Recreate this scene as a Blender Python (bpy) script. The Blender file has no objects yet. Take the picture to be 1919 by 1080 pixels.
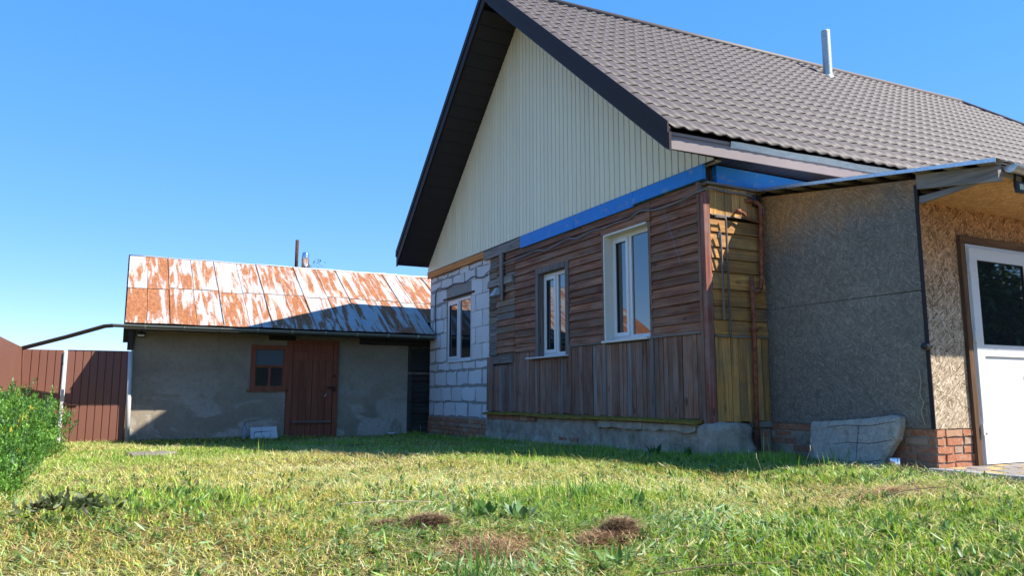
import bpy, bmesh, math, random
import numpy as np
from mathutils import Vector, Matrix
random.seed(7); RNG = np.random.default_rng(11)
R = math.radians
scn = bpy.context.scene
COL = scn.collection

# ------------------------------------------------------------------ camera
cam_d = bpy.data.cameras.new('camera'); cam = bpy.data.objects.new('camera', cam_d); COL.objects.link(cam)
cam_d.sensor_width = 36; cam_d.lens = 36 * 1416 / 1919; cam_d.clip_start = .05; cam_d.clip_end = 3000
cam.location = (0, 0, .69); cam.rotation_euler = (R(90 + 8.08), 0, R(-27.2)); scn.camera = cam
# ------------------------------------------------------------------ sky and sun
SUN = Vector((.68, -.56, 1)).normalized()
world = bpy.data.worlds.new('World'); scn.world = world; world.use_nodes = True
wn = world.node_tree; wn.nodes.clear()
wo = wn.nodes.new('ShaderNodeOutputWorld'); wb = wn.nodes.new('ShaderNodeBackground'); ws = wn.nodes.new('ShaderNodeTexSky')
ws.sky_type = 'NISHITA'; ws.sun_disc = False; ws.sun_elevation = math.asin(SUN.z); ws.sun_rotation = math.atan2(SUN.x, SUN.y)
ws.air_density = .6; ws.dust_density = 0.0; ws.ozone_density = 1.0; ws.altitude = 1000
wb.inputs['Strength'].default_value = .15
wh = wn.nodes.new('ShaderNodeHueSaturation'); wh.inputs['Saturation'].default_value = 2.58; wh.inputs['Hue'].default_value = .512
wg = wn.nodes.new('ShaderNodeGamma'); wg.inputs['Gamma'].default_value = .35
wn.links.new(ws.outputs[0], wg.inputs[0]); wn.links.new(wg.outputs[0], wh.inputs['Color']); wn.links.new(wh.outputs[0], wb.inputs[0]); wn.links.new(wb.outputs[0], wo.inputs[0])
sd = bpy.data.lights.new('sun', 'SUN'); sd.energy = 2.25; sd.angle = R(.5); sd.color = (1, .94, .84)
so = bpy.data.objects.new('sun', sd); COL.objects.link(so); so.rotation_euler = SUN.to_track_quat('Z', 'Y').to_euler(); so.location = (20, -15, 30)
scn.view_settings.view_transform = 'Standard'; scn.view_settings.look = 'None'
scn.view_settings.exposure = 2.42; scn.view_settings.gamma = 1; scn.view_settings.use_curve_mapping = False

# ------------------------------------------------------------------ node helpers
class Mat:
    def __init__(s, name, rough=.7, spec=.3, metal=0):
        s.m = bpy.data.materials.new(name); s.m.use_nodes = True; s.nt = s.m.node_tree
        s.b = s.nt.nodes['Principled BSDF']
        s.set('Roughness', rough); s.set('Specular IOR Level', spec); s.set('Metallic', metal)
        s.geo = None
    def set(s, k, v):
        if hasattr(v, 'is_linked') or isinstance(v, bpy.types.NodeSocket): s.nt.links.new(v, s.b.inputs[k])
        elif isinstance(v, tuple) and len(v) == 3: s.b.inputs[k].default_value = (*v, 1)
        else: s.b.inputs[k].default_value = v
    def n(s, typ, props=None, **ins):
        nd = s.nt.nodes.new('ShaderNode' + typ)
        for k, v in (props or {}).items(): setattr(nd, k, v)
        for k, v in ins.items():
            key = int(k[1:]) if k[0] == 'i' and k[1:].isdigit() else k.replace('_', ' ')
            if isinstance(v, bpy.types.NodeSocket): s.nt.links.new(v, nd.inputs[key])
            else:
                if isinstance(v, tuple) and len(v) == 3 and nd.inputs[key].type == 'RGBA': v = (*v, 1)
                nd.inputs[key].default_value = v
        return nd
    def pos(s):
        if not s.geo: s.geo = s.n('NewGeometry')
        return s.geo.outputs['Position']
    def rnd(s): return s.n('ObjectInfo').outputs['Random']
    def vec(s, scale=(1, 1, 1), rot=(0, 0, 0), src=None, jitter=0):
        p = src or s.pos()
        if jitter:
            o = s.n('Math', {'operation': 'MULTIPLY'}, i0=s.rnd(), i1=jitter).outputs[0]
            c = s.n('CombineXYZ', X=o, Y=o, Z=o).outputs[0]
            p = s.n('VectorMath', {'operation': 'ADD'}, i0=p, i1=c).outputs[0]
        return s.n('Mapping', None, Vector=p, Scale=scale, Rotation=rot).outputs[0]
    def swz(s, order, src=None):
        x = s.n('SeparateXYZ', None, Vector=src or s.pos()); d = dict(x=x.outputs[0], y=x.outputs[1], z=x.outputs[2])
        return s.n('CombineXYZ', None, **{k: d[o] for k, o in zip('XYZ', order) if o in d}).outputs[0]
    def noise(s, vec=None, scale=5, detail=4, rough=.55, dist=0):
        return s.n('TexNoise', None, Vector=vec or s.pos(), Scale=scale, Detail=detail, Roughness=rough, Distortion=dist).outputs[0]
    def vor(s, vec, scale=5, feature='F1', out='Color', rand=1):
        return s.n('TexVoronoi', {'feature': feature}, Vector=vec, Scale=scale, Randomness=rand).outputs[out]
    def ramp(s, fac, *stops, interp='LINEAR'):
        nd = s.n('ValToRGB', None, Fac=fac); cr = nd.color_ramp; cr.interpolation = interp
        while len(cr.elements) < len(stops): cr.elements.new(.5)
        for e, (p, c) in zip(cr.elements, stops):
            e.position = p; e.color = (*c, 1) if isinstance(c, tuple) else (c, c, c, 1)
        return nd.outputs[0]
    def mix(s, fac, a, b, mode='MIX'):
        nd = s.n('Mix', {'data_type': 'RGBA', 'blend_type': mode})
        for k, v in ((0, fac), (6, a), (7, b)):
            if isinstance(v, bpy.types.NodeSocket): s.nt.links.new(v, nd.inputs[k])
            else: nd.inputs[k].default_value = (*v, 1) if isinstance(v, tuple) else v
        return nd.outputs[2]
    def math(s, op, a, b=0, clamp=False): return s.n('Math', {'operation': op, 'use_clamp': clamp}, i0=a, i1=b).outputs[0]
    def bright(s, col, fac):      # multiply a colour by a grey factor socket
        return s.mix(1.0, col, s.n('CombineColor', None, Red=fac, Green=fac, Blue=fac).outputs[0], 'MULTIPLY')
    def rng(s, v, lo, hi): return s.n('MapRange', None, Value=v, i3=lo, i4=hi).outputs[0]
    def bump(s, h, strength=.4, dist=.01):
        s.nt.links.new(s.n('Bump', None, Height=h, Strength=strength, Distance=dist).outputs[0], s.b.inputs['Normal'])
    def col(s, c): s.set('Base Color', c); return s

def m_plain(name, c, rough=.6, spec=.3, metal=0, var=.25, scale=6, bump=.15):
    m = Mat(name, rough, spec, metal)
    f = m.noise(m.vec(), scale, 5, .6); g = m.noise(m.vec(), scale * 9, 3, .6)
    v = m.math('ADD', m.rng(f, 1 - var, 1 + var), m.rng(g, -var * .5, var * .5))
    m.col(m.bright(c, v)); m.set('Roughness', m.rng(f, rough - .08, rough + .08))
    if bump: m.bump(g, bump, .004)
    return m.m

def m_wood(name, axis, light, mid, dark, grey=None, greyamt=.5, rough=.75, per=.35, bump=.5):
    """planed boards: grain runs along axis (x, y or z)"""
    m = Mat(name, rough, .2)
    sc = {'x': (1.2, 26, 26), 'y': (26, 1.2, 26), 'z': (26, 26, 1.2)}[axis]
    v = m.vec(sc, jitter=37)
    g1 = m.noise(v, 1, 6, .65, .6); g2 = m.noise(v, 3.5, 3, .6)
    c = m.ramp(g1, (.28, dark), (.5, mid), (.72, light))
    if grey:
        patch = m.noise(m.vec((1, 1, 1), jitter=19), 2.2, 5, .65)
        c = m.mix(m.ramp(patch, (.5 - greyamt * .25, 0.), (.5 + .3 * (1 - greyamt) + .08, 1.)), c, m.mix(g1, tuple(q * .6 for q in grey), grey))
    c = m.bright(c, m.rng(m.rnd(), 1 - per, 1 + per))
    # knots
    kv = m.vec({'x': (2.2, 6, 6), 'y': (6, 2.2, 6), 'z': (6, 6, 2.2)}[axis], jitter=11)
    k = m.vor(kv, 1, out='Distance')
    c = m.mix(m.ramp(k, (.07, .75), (.13, 0.)), c, dark)
    m.col(c); m.bump(m.math('ADD', g1, m.math('MULTIPLY', g2, .5)), bump, .006)
    return m.m

def m_osb(name, order, pal, fine=1.0, wash=None):
    m = Mat(name, .8, .2)
    base = m.swz(order)
    wob = m.noise(base, 4, 3, .6); warp = m.n('VectorMath', {'operation': 'SCALE'}, i0=m.n('TexNoise', None, Vector=base, Scale=5.0, Detail=3.0).outputs[1], Scale=.05).outputs[0]
    base = m.n('VectorMath', {'operation': 'ADD'}, i0=base, i1=warp).outputs[0]
    def strands(ang, a, b):
        v = m.vec((a * fine, b * fine, 1), src=m.vec((1, 1, 1), (0, 0, R(ang)), src=base))
        return m.n('SeparateColor', None, Color=m.vor(v, 1, out='Color')).outputs[0], m.vor(v, 1, 'DISTANCE_TO_EDGE', 'Distance')
    c1, e1 = strands(18, 11, 58); c2, e2 = strands(75, 10, 52); c3, e3 = strands(-40, 12, 64)
    s1 = m.ramp(m.noise(base, 13, 3, .6), (.46, 0.), (.5, 1.)); s2 = m.ramp(m.noise(m.vec((1, 1, 1), (0, 0, 1), src=base), 17, 3, .6), (.48, 0.), (.52, 1.))
    f = m.mix(s2, m.mix(s1, c1, c2), c3); e = m.mix(s2, m.mix(s1, e1, e2), e3)
    fv = m.n('RGBToBW', None, Color=f).outputs[0]; ev = m.n('RGBToBW', None, Color=e).outputs[0]
    c = m.ramp(fv, (.05, pal[0]), (.4, pal[1]), (.7, pal[2]), (.98, pal[3]))
    c = m.mix(m.ramp(ev, (.0, .65), (.05, 0.)), c, tuple(q * .5 for q in pal[0]))
    big = m.noise(m.vec((1, 1, 1)), 1.3, 4, .6)
    c = m.bright(c, m.rng(big, .72, 1.28))
    if wash: c = wash(m, c)
    m.col(c); m.bump(m.math('ADD', fv, m.math('MULTIPLY', ev, 2.)), .5, .004)
    return m.m

def build_mats():
    D = {}
    # roof of the house
    m = Mat('metal_tile_brown', .6, .25)
    g = m.noise(m.vec(), 260, 2, .7); l = m.noise(m.vec(), 1.5, 4, .6)
    m.col(m.bright(m.mix(g, (.074, .06, .058), (.106, .088, .084)), m.math('MULTIPLY', m.rng(l, .88, 1.12), m.rng(m.noise(m.vec((2.2, .35, .35)), 3, 5, .6), .9, 1.1)))); m.bump(g, .25, .002); D['tile'] = m.m
    D['trim'] = m_plain('dark_brown_trim', (.034, .027, .029), .6, .12, var=.12, scale=2, bump=.05)
    D['fascia'] = m_plain('brown_fascia_sheet', (.22, .18, .175), .45, .4, var=.08, scale=4, bump=.08)
    D['soffit'] = m_plain('dark_soffit_panel', (.024, .021, .027), .5, .35, var=.15, bump=.05)
    m = Mat('cream_profiled_sheet', .42, .4)
    l = m.noise(m.vec((1, 1, .25)), 3, 5, .6); c = m.bright((.74, .665, .46), m.rng(l, .93, 1.06))
    st = m.noise(m.vec((9, 9, .7)), 3, 4, .6)
    c = m.mix(m.ramp(st, (.62, 0.), (.8, .25)), c, (.45, .42, .3)); c = m.bright(c, m.rng(m.rnd(), .95, 1.03)); m.col(c); D['cream'] = m.m
    m = Mat('groove_cream', .5, .3); m.col((.4, .36, .25)); D['groove'] = m.m
    # boards
    D['plank_h'] = m_wood('brown_plank_horizontal', 'y', (.38, .185, .11), (.205, .083, .046), (.042, .019, .013), (.27, .18, .125), .28, per=.24, bump=.8)
    D['plank_v'] = m_wood('brown_plank_vertical', 'z', (.34, .19, .125), (.22, .108, .07), (.06, .033, .024), (.31, .24, .2), .42, per=.28, bump=.8)
    D['plank_p'] = m_wood('patched_old_plank', 'y', (.3, .19, .085), (.15, .095, .055), (.05, .034, .026), (.2, .17, .145), .6, per=.45)
    D['grey_h'] = m_wood('grey_plank_horizontal', 'y', (.28, .25, .22), (.19, .165, .145), (.08, .068, .06), None, per=.25)
    D['grey_v'] = m_wood('grey_plank_vertical', 'z', (.27, .235, .21), (.18, .15, .135), (.08, .065, .06), None, per=.25)
    D['grey_x'] = m_wood('grey_timber_x', 'x', (.32, .28, .23), (.2, .17, .14), (.08, .065, .055), None, per=.25)
    D['redcorner'] = m_wood('red_corner_board', 'z', (.36, .15, .11), (.2, .07, .05), (.08, .03, .025), (.3, .22, .19), .3, per=.15)
    D['orange'] = m_wood('fresh_orange_board', 'y', (.66, .3, .1), (.54, .21, .06), (.3, .1, .03), None, per=.1)
    D['yellow_h'] = m_wood('yellow_plank_horizontal', 'x', (.66, .36, .1), (.48, .225, .06), (.17, .08, .03), (.24, .165, .095), .5, per=.25)
    D['yellow_v'] = m_wood('yellow_plank_vertical', 'z', (.7, .39, .12), (.52, .26, .075), (.19, .095, .035), (.25, .175, .1), .5, per=.25)
    D['doorwood'] = m_wood('door_trim_wood', 'z', (.2, .11, .055), (.12, .065, .035), (.04, .025, .018), None, per=.15)
    D['doorwood_x'] = m_wood('door_trim_wood_x', 'x', (.2, .11, .055), (.12, .065, .035), (.04, .025, .018), None, per=.15)
    def blue(ax):
        m = Mat('blue_painted_board_' + ax, .55, .35)
        sc = {'y': (30, 2, 18), 'x': (2, 30, 18)}[ax]
        g = m.noise(m.vec(sc, jitter=9), 1, 5, .65); p = m.noise(m.vec((2, 2, 5) if ax == 'y' else (3, 2, 4), jitter=5), 2, 6, .72)
        c = m.mix(g, (.006, .15, .5), (.012, .23, .68))
        c = m.mix(m.ramp(p, (.57, 0.), (.66, .7)), c, m.mix(g, (.14, .17, .19), (.36, .4, .4)))
        c = m.mix(m.ramp(g, (.68, 0.), (.74, .7)), c, (.4, .5, .55)); m.col(c); m.bump(g, .4, .004); return m.m
    D['blue_y'] = blue('y'); D['blue_x'] = blue('x')
    m = Mat('mossy_ledge', .9, .1)
    g = m.noise(m.vec((6, 3, 6)), 4, 6, .7); m.col(m.ramp(g, (.3, (.06, .05, .03)), (.45, (.2, .135, .03)), (.6, (.28, .19, .04)), (.75, (.13, .1, .07)))); m.bump(g, .7, .01); D['moss'] = m.m
    # masonry
    m = Mat('aerated_block', .9, .15)
    st = m.n('TexWave', {'bands_direction': 'Z'}, Vector=m.vec((1, 1, 1)), Scale=11.0, Distortion=2.0, Detail=2.0).outputs[1]
    g = m.noise(m.vec(), 40, 4, .7); l = m.noise(m.vec(jitter=13), 3, 4, .6)
    c = m.bright((.63, .61, .6), m.math('MULTIPLY', m.rng(l, .85, 1.12), m.rng(m.rnd(), .9, 1.06)))
    c = m.mix(m.ramp(st, (.0, .14), (.25, 0.)), c, (.3, .29, .28)); c = m.mix(m.ramp(g, (.62, 0.), (.72, .3)), c, (.35, .33, .32)); m.col(c); m.bump(m.math('ADD', g, st), .4, .003); D['block'] = m.m
    m = Mat('grey_mortar', .95, .1)
    g = m.noise(m.vec(), 25, 6, .7); m.col(m.ramp(g, (.3, (.2, .185, .17)), (.7, (.36, .335, .3)))); m.bump(g, .9, .01); D['mortar'] = m.m
    m = Mat('red_brick', .9, .1)
    g = m.noise(m.vec(jitter=7), 22, 6, .7); r = m.rnd()
    c = m.ramp(r, (.0, (.34, .125, .068)), (.35, (.39, .165, .092)), (.6, (.28, .125, .082)), (.8, (.42, .25, .15)), (1., (.3, .21, .16)))
    c = m.mix(m.ramp(g, (.48, 0.), (.66, .75)), c, (.38, .31, .235)); m.col(c); m.bump(g, .8, .008); D['brick'] = m.m
    m = Mat('brick_bed_mortar', .95, .1)
    g = m.noise(m.vec(), 18, 6, .75); m.col(m.ramp(g, (.3, (.22, .18, .14)), (.7, (.42, .35, .28)))); m.bump(g, .9, .012); D['bedmortar'] = m.m
    m = Mat('old_plinth_render', .95, .12)
    g = m.noise(m.vec(), 3, 8, .7); h = m.noise(m.vec((1, 1, 1.6)), 9, 6, .7, .5)
    c = m.ramp(g, (.3, (.14, .12, .095)), (.45, (.31, .265, .205)), (.6, (.44, .385, .305)), (.75, (.24, .21, .165)))
    c = m.mix(m.ramp(h, (.58, 0.), (.7, .7)), c, (.55, .5, .42)); c = m.mix(m.ramp(m.noise(m.vec(), 5.2, 5, .7), (.7, 0.), (.74, .8)), c, (.3, .13, .075))
    m.col(c); m.bump(m.math('ADD', g, h), .9, .02); D['plinth'] = m.m
    m = Mat('rough_concrete', .95, .1)
    g = m.noise(m.vec(), 11, 8, .75); p = m.vor(m.vec(), 38, out='Distance')
    c = m.ramp(g, (.3, (.28, .25, .205)), (.55, (.44, .4, .33)), (.75, (.52, .475, .4)))
    pk = m.ramp(m.noise(m.vec(), 60, 4, .65), (.55, 0.), (.68, .6)); c = m.mix(pk, c, (.2, .18, .15)); m.col(c)
    m.bump(m.math('SUBTRACT', g, m.math('MULTIPLY', pk, .4)), .7, .015); D['concrete'] = m.m
    m = Mat('shed_render', .93, .12)
    z = m.n('SeparateXYZ', None, Vector=m.pos()).outputs[2]
    g = m.noise(m.vec((.7, 1, 1)), 2.2, 7, .62, .4); f = m.noise(m.vec(), 14, 6, .7)
    c = m.ramp(g, (.3, (.26, .215, .16)), (.6, (.33, .28, .21)))
    low = m.n('MapRange', None, Value=z, i1=1.15, i2=.1, i3=0., i4=1.).outputs[0]
    pat = m.ramp(m.noise(m.vec((.55, 1, 1.1)), 1.9, 6, .6, .8), (.5, 0.), (.56, 1.))
    c = m.mix(m.math('MULTIPLY', m.math('MULTIPLY', low, pat), .75), c, (.5, .45, .39))
    c = m.mix(m.ramp(f, (.35, .35), (.5, 0.)), c, (.15, .135, .11)); m.col(c); m.bump(m.math('ADD', g, f), .5, .01); D['render'] = m.m
    # osb
    warm = lambda m, c: c
    def greying(m, c):     # weathering: bleached grey below, still tan under the roof edge
        x = m.n('SeparateXYZ', None, Vector=m.pos()); y, z = x.outputs[1], x.outputs[2]
        ed = m.math('ADD', m.math('ADD', z, m.math('MULTIPLY', m.noise(m.vec(), 2.5, 5, .65), .9)), m.math('MULTIPLY', y, .16))
        return m.mix(m.n('MapRange', None, Value=ed, i1=3.6, i2=4.25).outputs[0], c, m.mix(1., c, (2.1, 1.25, .62), 'MULTIPLY'))
    D['osb_side'] = m_osb('weathered_osb_side', 'yz', ((.145, .124, .1), (.185, .16, .132), (.212, .184, .152), (.27, .236, .197)), 1.3, greying)
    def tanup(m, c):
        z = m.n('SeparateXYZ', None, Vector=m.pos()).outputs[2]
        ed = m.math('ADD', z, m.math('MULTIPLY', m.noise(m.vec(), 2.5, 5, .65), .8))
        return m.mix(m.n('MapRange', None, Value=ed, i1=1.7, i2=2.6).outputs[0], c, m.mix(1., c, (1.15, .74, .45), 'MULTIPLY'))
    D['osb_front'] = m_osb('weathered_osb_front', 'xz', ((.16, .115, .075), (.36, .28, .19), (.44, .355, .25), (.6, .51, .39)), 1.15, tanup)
    D['osb_top'] = m_osb('fresh_osb_soffit', 'yx', ((.4, .22, .1), (.47, .27, .12), (.52, .31, .145), (.58, .37, .18)), 1.0)
    # white plastic and glass
    D['pvc'] = m_plain('white_pvc', (.62, .62, .61), .32, .45, var=.03, bump=0)
    D['gasket'] = m_plain('black_gasket', (.02, .02, .022), .6, bump=0)
    m = Mat('window_glass', .02, .5); m.col((.012, .016, .02)); m.set('IOR', 2.1); m.set('Coat Weight', .6); m.set('Coat Roughness', .01)
    m.bump(m.noise(m.vec(), 1.4, 1, .4), .02, .02); D['glass'] = m.m
    m = Mat('curtained_glass', .1, .5); m.col((.1, .14, .17)); D['curtain'] = m.m
    m = Mat('dusty_glass', .12, .5); m.col(m.mix(m.noise(m.vec(), 9, 5, .7), (.012, .018, .02), (.035, .045, .045))); D['oldglass'] = m.m
    # metals
    m = Mat('galvanized', .35, .5, .85)
    m.col(m.ramp(m.vor(m.vec(), 60), (0, (.5, .52, .54)), (1, (.68, .7, .72)))); D['galv'] = m.m
    m = Mat('zinc_flue', .5, .5, .45); g = m.noise(m.vec((1, 1, 3)), 9, 5, .7); m.col(m.ramp(g, (.3, (.33, .36, .35)), (.7, (.5, .53, .52)))); D['flue'] = m.m
    m = Mat('steel_flue', .18, .5, 1); m.col((.75, .76, .78)); D['steel'] = m.m
    m = Mat('rust_pipe', .9, .2); g = m.noise(m.vec(), 16, 6, .7); m.col(m.ramp(g, (.3, (.1, .04, .025)), (.5, (.25, .085, .045)), (.7, (.34, .15, .09)))); m.bump(g, .5, .004); D['rust'] = m.m
    m = Mat('dark_rust', .9, .2); g = m.noise(m.vec(), 14, 6, .7); m.col(m.ramp(g, (.3, (.035, .018, .014)), (.7, (.11, .05, .03)))); D['darkrust'] = m.m
    D['black'] = m_plain('black_plastic', (.02, .02, .022), .45, .4, bump=0)
    D['cable'] = m_plain('grey_cable', (.17, .17, .18), .5, .4, bump=0)
    D['cable_dark'] = m_plain('dark_cable', (.03, .025, .03), .5, .4, bump=0)
    D['gutter'] = m_plain('grey_green_gutter', (.17, .19, .17), .4, .5, var=.1, scale=3, bump=.05)
    D['gutterbrown'] = m_plain('brown_gutter', (.045, .036, .034), .4, .5, var=.1, scale=3, bump=.05)
    D['lampgrey'] = m_plain('grey_lamp_housing', (.4, .4, .4), .5, .4, var=.1, bump=0)
    D['sensor'] = m_plain('pale_lamp_glass', (.55, .58, .45), .2, .5, var=.05, bump=0)
    # rusty sheets of the shed
    m = Mat('rusty_zinc_sheet', .55, .35)
    u = m.vec((1, 1, 1), jitter=23)
    streak = m.noise(m.vec((5.5, .6, .6), src=u), 1.6, 7, .58, .6)
    jag = m.noise(m.vec((9, 3, 3), src=u), 2.5, 5, .7)
    amt = m.rng(m.math('FRACT', m.math('MULTIPLY', m.rnd(), 7.31)), -.13, .03)
    f = m.math('ADD', m.math('ADD', streak, m.math('MULTIPLY', jag, .16)), amt)
    zinc = m.ramp(m.noise(u, 6, 5, .6), (.3, (.27, .283, .3)), (.7, (.36, .37, .385)))
    haze = m.ramp(m.noise(m.vec((1.5, 1, 1), src=u), 2.6, 6, .65), (.45, 0.), (.65, 1.))
    hz = m.math('MULTIPLY', haze, m.ramp(m.rnd(), (.25, .1), (.7, .85)))
    zinc = m.mix(hz, zinc, m.mix(jag, (.42, .29, .2), (.42, .37, .32)))
    rust = m.ramp(m.noise(m.vec((4, 1, 1), src=u), 8, 5, .7), (.3, (.15, .05, .02)), (.55, (.26, .1, .038)), (.75, (.4, .21, .1)))
    c = m.mix(m.ramp(f, (.51, 0.), (.545, .5), (.575, .85), (.62, 1.)), zinc, rust)
    c = m.mix(m.ramp(f, (.48, 0.), (.52, .45), (.55, 0.)), c, (.48, .3, .16)); m.col(c)
    m.set('Roughness', m.ramp(f, (.52, .42), (.58, .9))); m.bump(m.math('ADD', m.ramp(f, (.52, 0.), (.58, .3)), m.noise(u, 2.5, 3, .5)), .25, .02); D['rustsheet'] = m.m
    m = Mat('weathered_red_door', .75, .25)
    g = m.noise(m.vec((20, 20, 1), jitter=5), 1, 6, .65); p = m.noise(m.vec((2, 2, 1), jitter=5), 2.5, 6, .7)
    c = m.ramp(g, (.25, (.15, .048, .026)), (.7, (.31, .1, .055))); c = m.mix(m.ramp(p, (.6, 0.), (.75, .5)), c, (.4, .24, .18)); m.col(c); m.bump(g, .4, .005); D['reddoor'] = m.m
    D['fence'] = m_plain('brown_fence_sheet', (.185, .08, .055), .5, .35, var=.08, scale=2, bump=.03)
    D['fencepost'] = m_plain('pale_grey_post', (.55, .55, .53), .6, .3, var=.1, scale=5)
    D['darkboard'] = m_wood('blackened_shed_board', 'x', (.075, .07, .06), (.045, .042, .038), (.02, .019, .018), None, per=.25)
    D['darkpost'] = m_wood('blackened_shed_post', 'z', (.09, .08, .065), (.055, .05, .044), (.025, .022, .02), None, per=.2)
    D['whiteboard'] = m_plain('scuffed_white_panel', (.6, .6, .6), .6, .3, var=.12, scale=8)
    m = Mat('clear_bottle', .08, .5); m.col((.55, .68, .75)); m.set('Transmission Weight', .75); m.set('IOR', 1.3); D['bottle'] = m.m
    D['bottlecap'] = m_plain('blue_cap', (.1, .2, .5), .5, bump=0)
    D['paver_y'] = m_plain('yellow_paver', (.38, .27, .12), .9, .15, var=.2, scale=12, bump=.5)
    D['paver_g'] = m_plain('grey_paver', (.2, .18, .165), .9, .15, var=.2, scale=12, bump=.5)
    D['kerb'] = m_plain('grey_kerb', (.26, .26, .265), .9, .15, var=.15, scale=9, bump=.4)
    D['sand'] = m_plain('sandy_joint', (.3, .25, .19), .95, .1, var=.2, scale=20, bump=.5)
    D['stone'] = m_plain('grey_flagstone', (.17, .15, .13), .95, .1, var=.25, scale=7, bump=.8)
    # ground and plants
    m = Mat('soil_and_thatch', .97, .05)
    g = m.noise(m.vec(), 3, 6, .7); h = m.noise(m.vec((1, 1, 1)), 40, 4, .7)
    c = m.ramp(m.math('ADD', m.math('MULTIPLY', g, .6), m.math('MULTIPLY', h, .4)), (.32, (.035, .032, .014)), (.48, (.085, .075, .028)), (.6, (.17, .125, .055)), (.74, (.24, .17, .085))); m.col(c); m.bump(h, 1., .03); D['soil'] = m.m
    def leafmat(name, trans=.35, rough=.55):
        m = Mat(name, rough, .25)
        a = m.n('Attribute', {'attribute_name': 'tint'}).outputs[0]; m.col(a)
        tr = m.n('BsdfTranslucent', None, Color=m.mix(1., a, (1.25, 1.3, .7), 'MULTIPLY')); mx = m.n('MixShader', None, i0=trans, i1=m.b.outputs[0], i2=tr.outputs[0])
        m.nt.links.new(mx.outputs[0], m.nt.nodes['Material Output'].inputs[0]); return m.m
    D['blade'] = leafmat('grass_blade', .35); D['leaf'] = leafmat('leaf', .3, .45); D['hay'] = leafmat('dry_hay', .15, .8)
    D['bark'] = m_plain('bark', (.12, .09, .065), .95, .1, var=.3, scale=15, bump=.8)
    D['root'] = leafmat('root_fibre', .05, .95)
    return D
MT = build_mats()

# ------------------------------------------------------------------ object helpers
def tag(o, label=None, cat=None, group=None, kind=None):
    for k, v in (('label', label), ('category', cat), ('group', group), ('kind', kind)):
        if v: o[k] = v
    return o
def link(o, parent=None):
    COL.objects.link(o)
    if parent: o.parent = parent; o.matrix_parent_inverse = Matrix.Translation(-wloc(parent))
    return o
def wloc(o):
    return o.get('_w') and Vector(o['_w']) or Vector(o.location)
def thing(name, label, cat, loc, group=None):
    o = bpy.data.objects.new(name, None); o.empty_display_size = .2; COL.objects.link(o); o.location = loc; return tag(o, label, cat, group)
def mesh(name, vs, fs, mat, parent=None, smooth=False, recalc=True):
    me = bpy.data.meshes.new(name); me.from_pydata([tuple(v) for v in vs], [], fs)
    if recalc:
        bm = bmesh.new(); bm.from_mesh(me); bmesh.ops.recalc_face_normals(bm, faces=bm.faces); bm.to_mesh(me); bm.free()
    if smooth:
        for p in me.polygons: p.use_smooth = True
    me.materials.append(mat); o = bpy.data.objects.new(name, me)
    return link_part(o, parent)
def link_part(o, parent):
    COL.objects.link(o)
    if parent is not None:
        o.parent = parent
        w = Vector((0, 0, 0)); q = parent
        while q is not None:
            w += Vector(q.location); q = q.parent if q.type == 'EMPTY' or q.parent else None
        # every part mesh is written in world coordinates; parents carry translation only
        root = parent
        while root.parent: root = root.parent
        if root.type == 'EMPTY': o.matrix_parent_inverse = Matrix.Translation(-Vector(root.location)) if parent == root else Matrix.Identity(4)
    return o
BF = [(0, 1, 2, 3), (7, 6, 5, 4), (0, 4, 5, 1), (1, 5, 6, 2), (2, 6, 7, 3), (3, 7, 4, 0)]
def boxv(x0, x1, y0, y1, z0, z1, j=0):
    v = [(x0, y0, z0), (x1, y0, z0), (x1, y1, z0), (x0, y1, z0), (x0, y0, z1), (x1, y0, z1), (x1, y1, z1), (x0, y1, z1)]
    if j: v = [tuple(c + random.uniform(-j, j) for c in p) for p in v]
    return v
def box(name, b, mat, parent=None, j=0, bevel=0):
    me = bpy.data.meshes.new(name); me.from_pydata(boxv(*b, j), [], BF)
    bm = bmesh.new(); bm.from_mesh(me); bmesh.ops.recalc_face_normals(bm, faces=bm.faces)
    if bevel: bmesh.ops.bevel(bm, geom=bm.edges[:], offset=bevel, segments=1, affect='EDGES')
    bm.to_mesh(me); bm.free(); me.materials.append(mat)
    return link_part(bpy.data.objects.new(name, me), parent)
def boxes(name, bl, mat, parent=None):
    vs, fs = [], []
    for b in bl:
        k = len(vs); vs += boxv(*b); fs += [tuple(i + k for i in f) for f in BF]
    return mesh(name, vs, fs, mat, parent)
def prism(name, axis, poly, a0, a1, mat, parent=None, bevel=0):
    def P(p, a): return {'x': (a, p[0], p[1]), 'y': (p[0], a, p[1]), 'z': (p[0], p[1], a)}[axis]
    n = len(poly); vs = [P(p, a0) for p in poly] + [P(p, a1) for p in poly]
    fs = [tuple(range(n)), tuple(range(2 * n - 1, n - 1, -1))] + [(i, (i + 1) % n, (i + 1) % n + n, i + n) for i in range(n)]
    o = mesh(name, vs, fs, mat, parent)
    if bevel:
        bm = bmesh.new(); bm.from_mesh(o.data); bmesh.ops.bevel(bm, geom=bm.edges[:], offset=bevel, segments=1, affect='EDGES'); bm.to_mesh(o.data); bm.free()
    return o
def ragged(y0, y1, z0, z1, j, n=3):
    """rectangle outline with uneven edges"""
    p = [(y0 + (y1 - y0) * k / n, z0) for k in range(n)] + [(y1, z0 + (z1 - z0) * k / n) for k in range(n)] + [(y1 - (y1 - y0) * k / n, z1) for k in range(n)] + [(y0, z1 - (z1 - z0) * k / n) for k in range(n)]
    return [(a + random.uniform(-j, j), b + random.uniform(-j, j)) for a, b in p]
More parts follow.
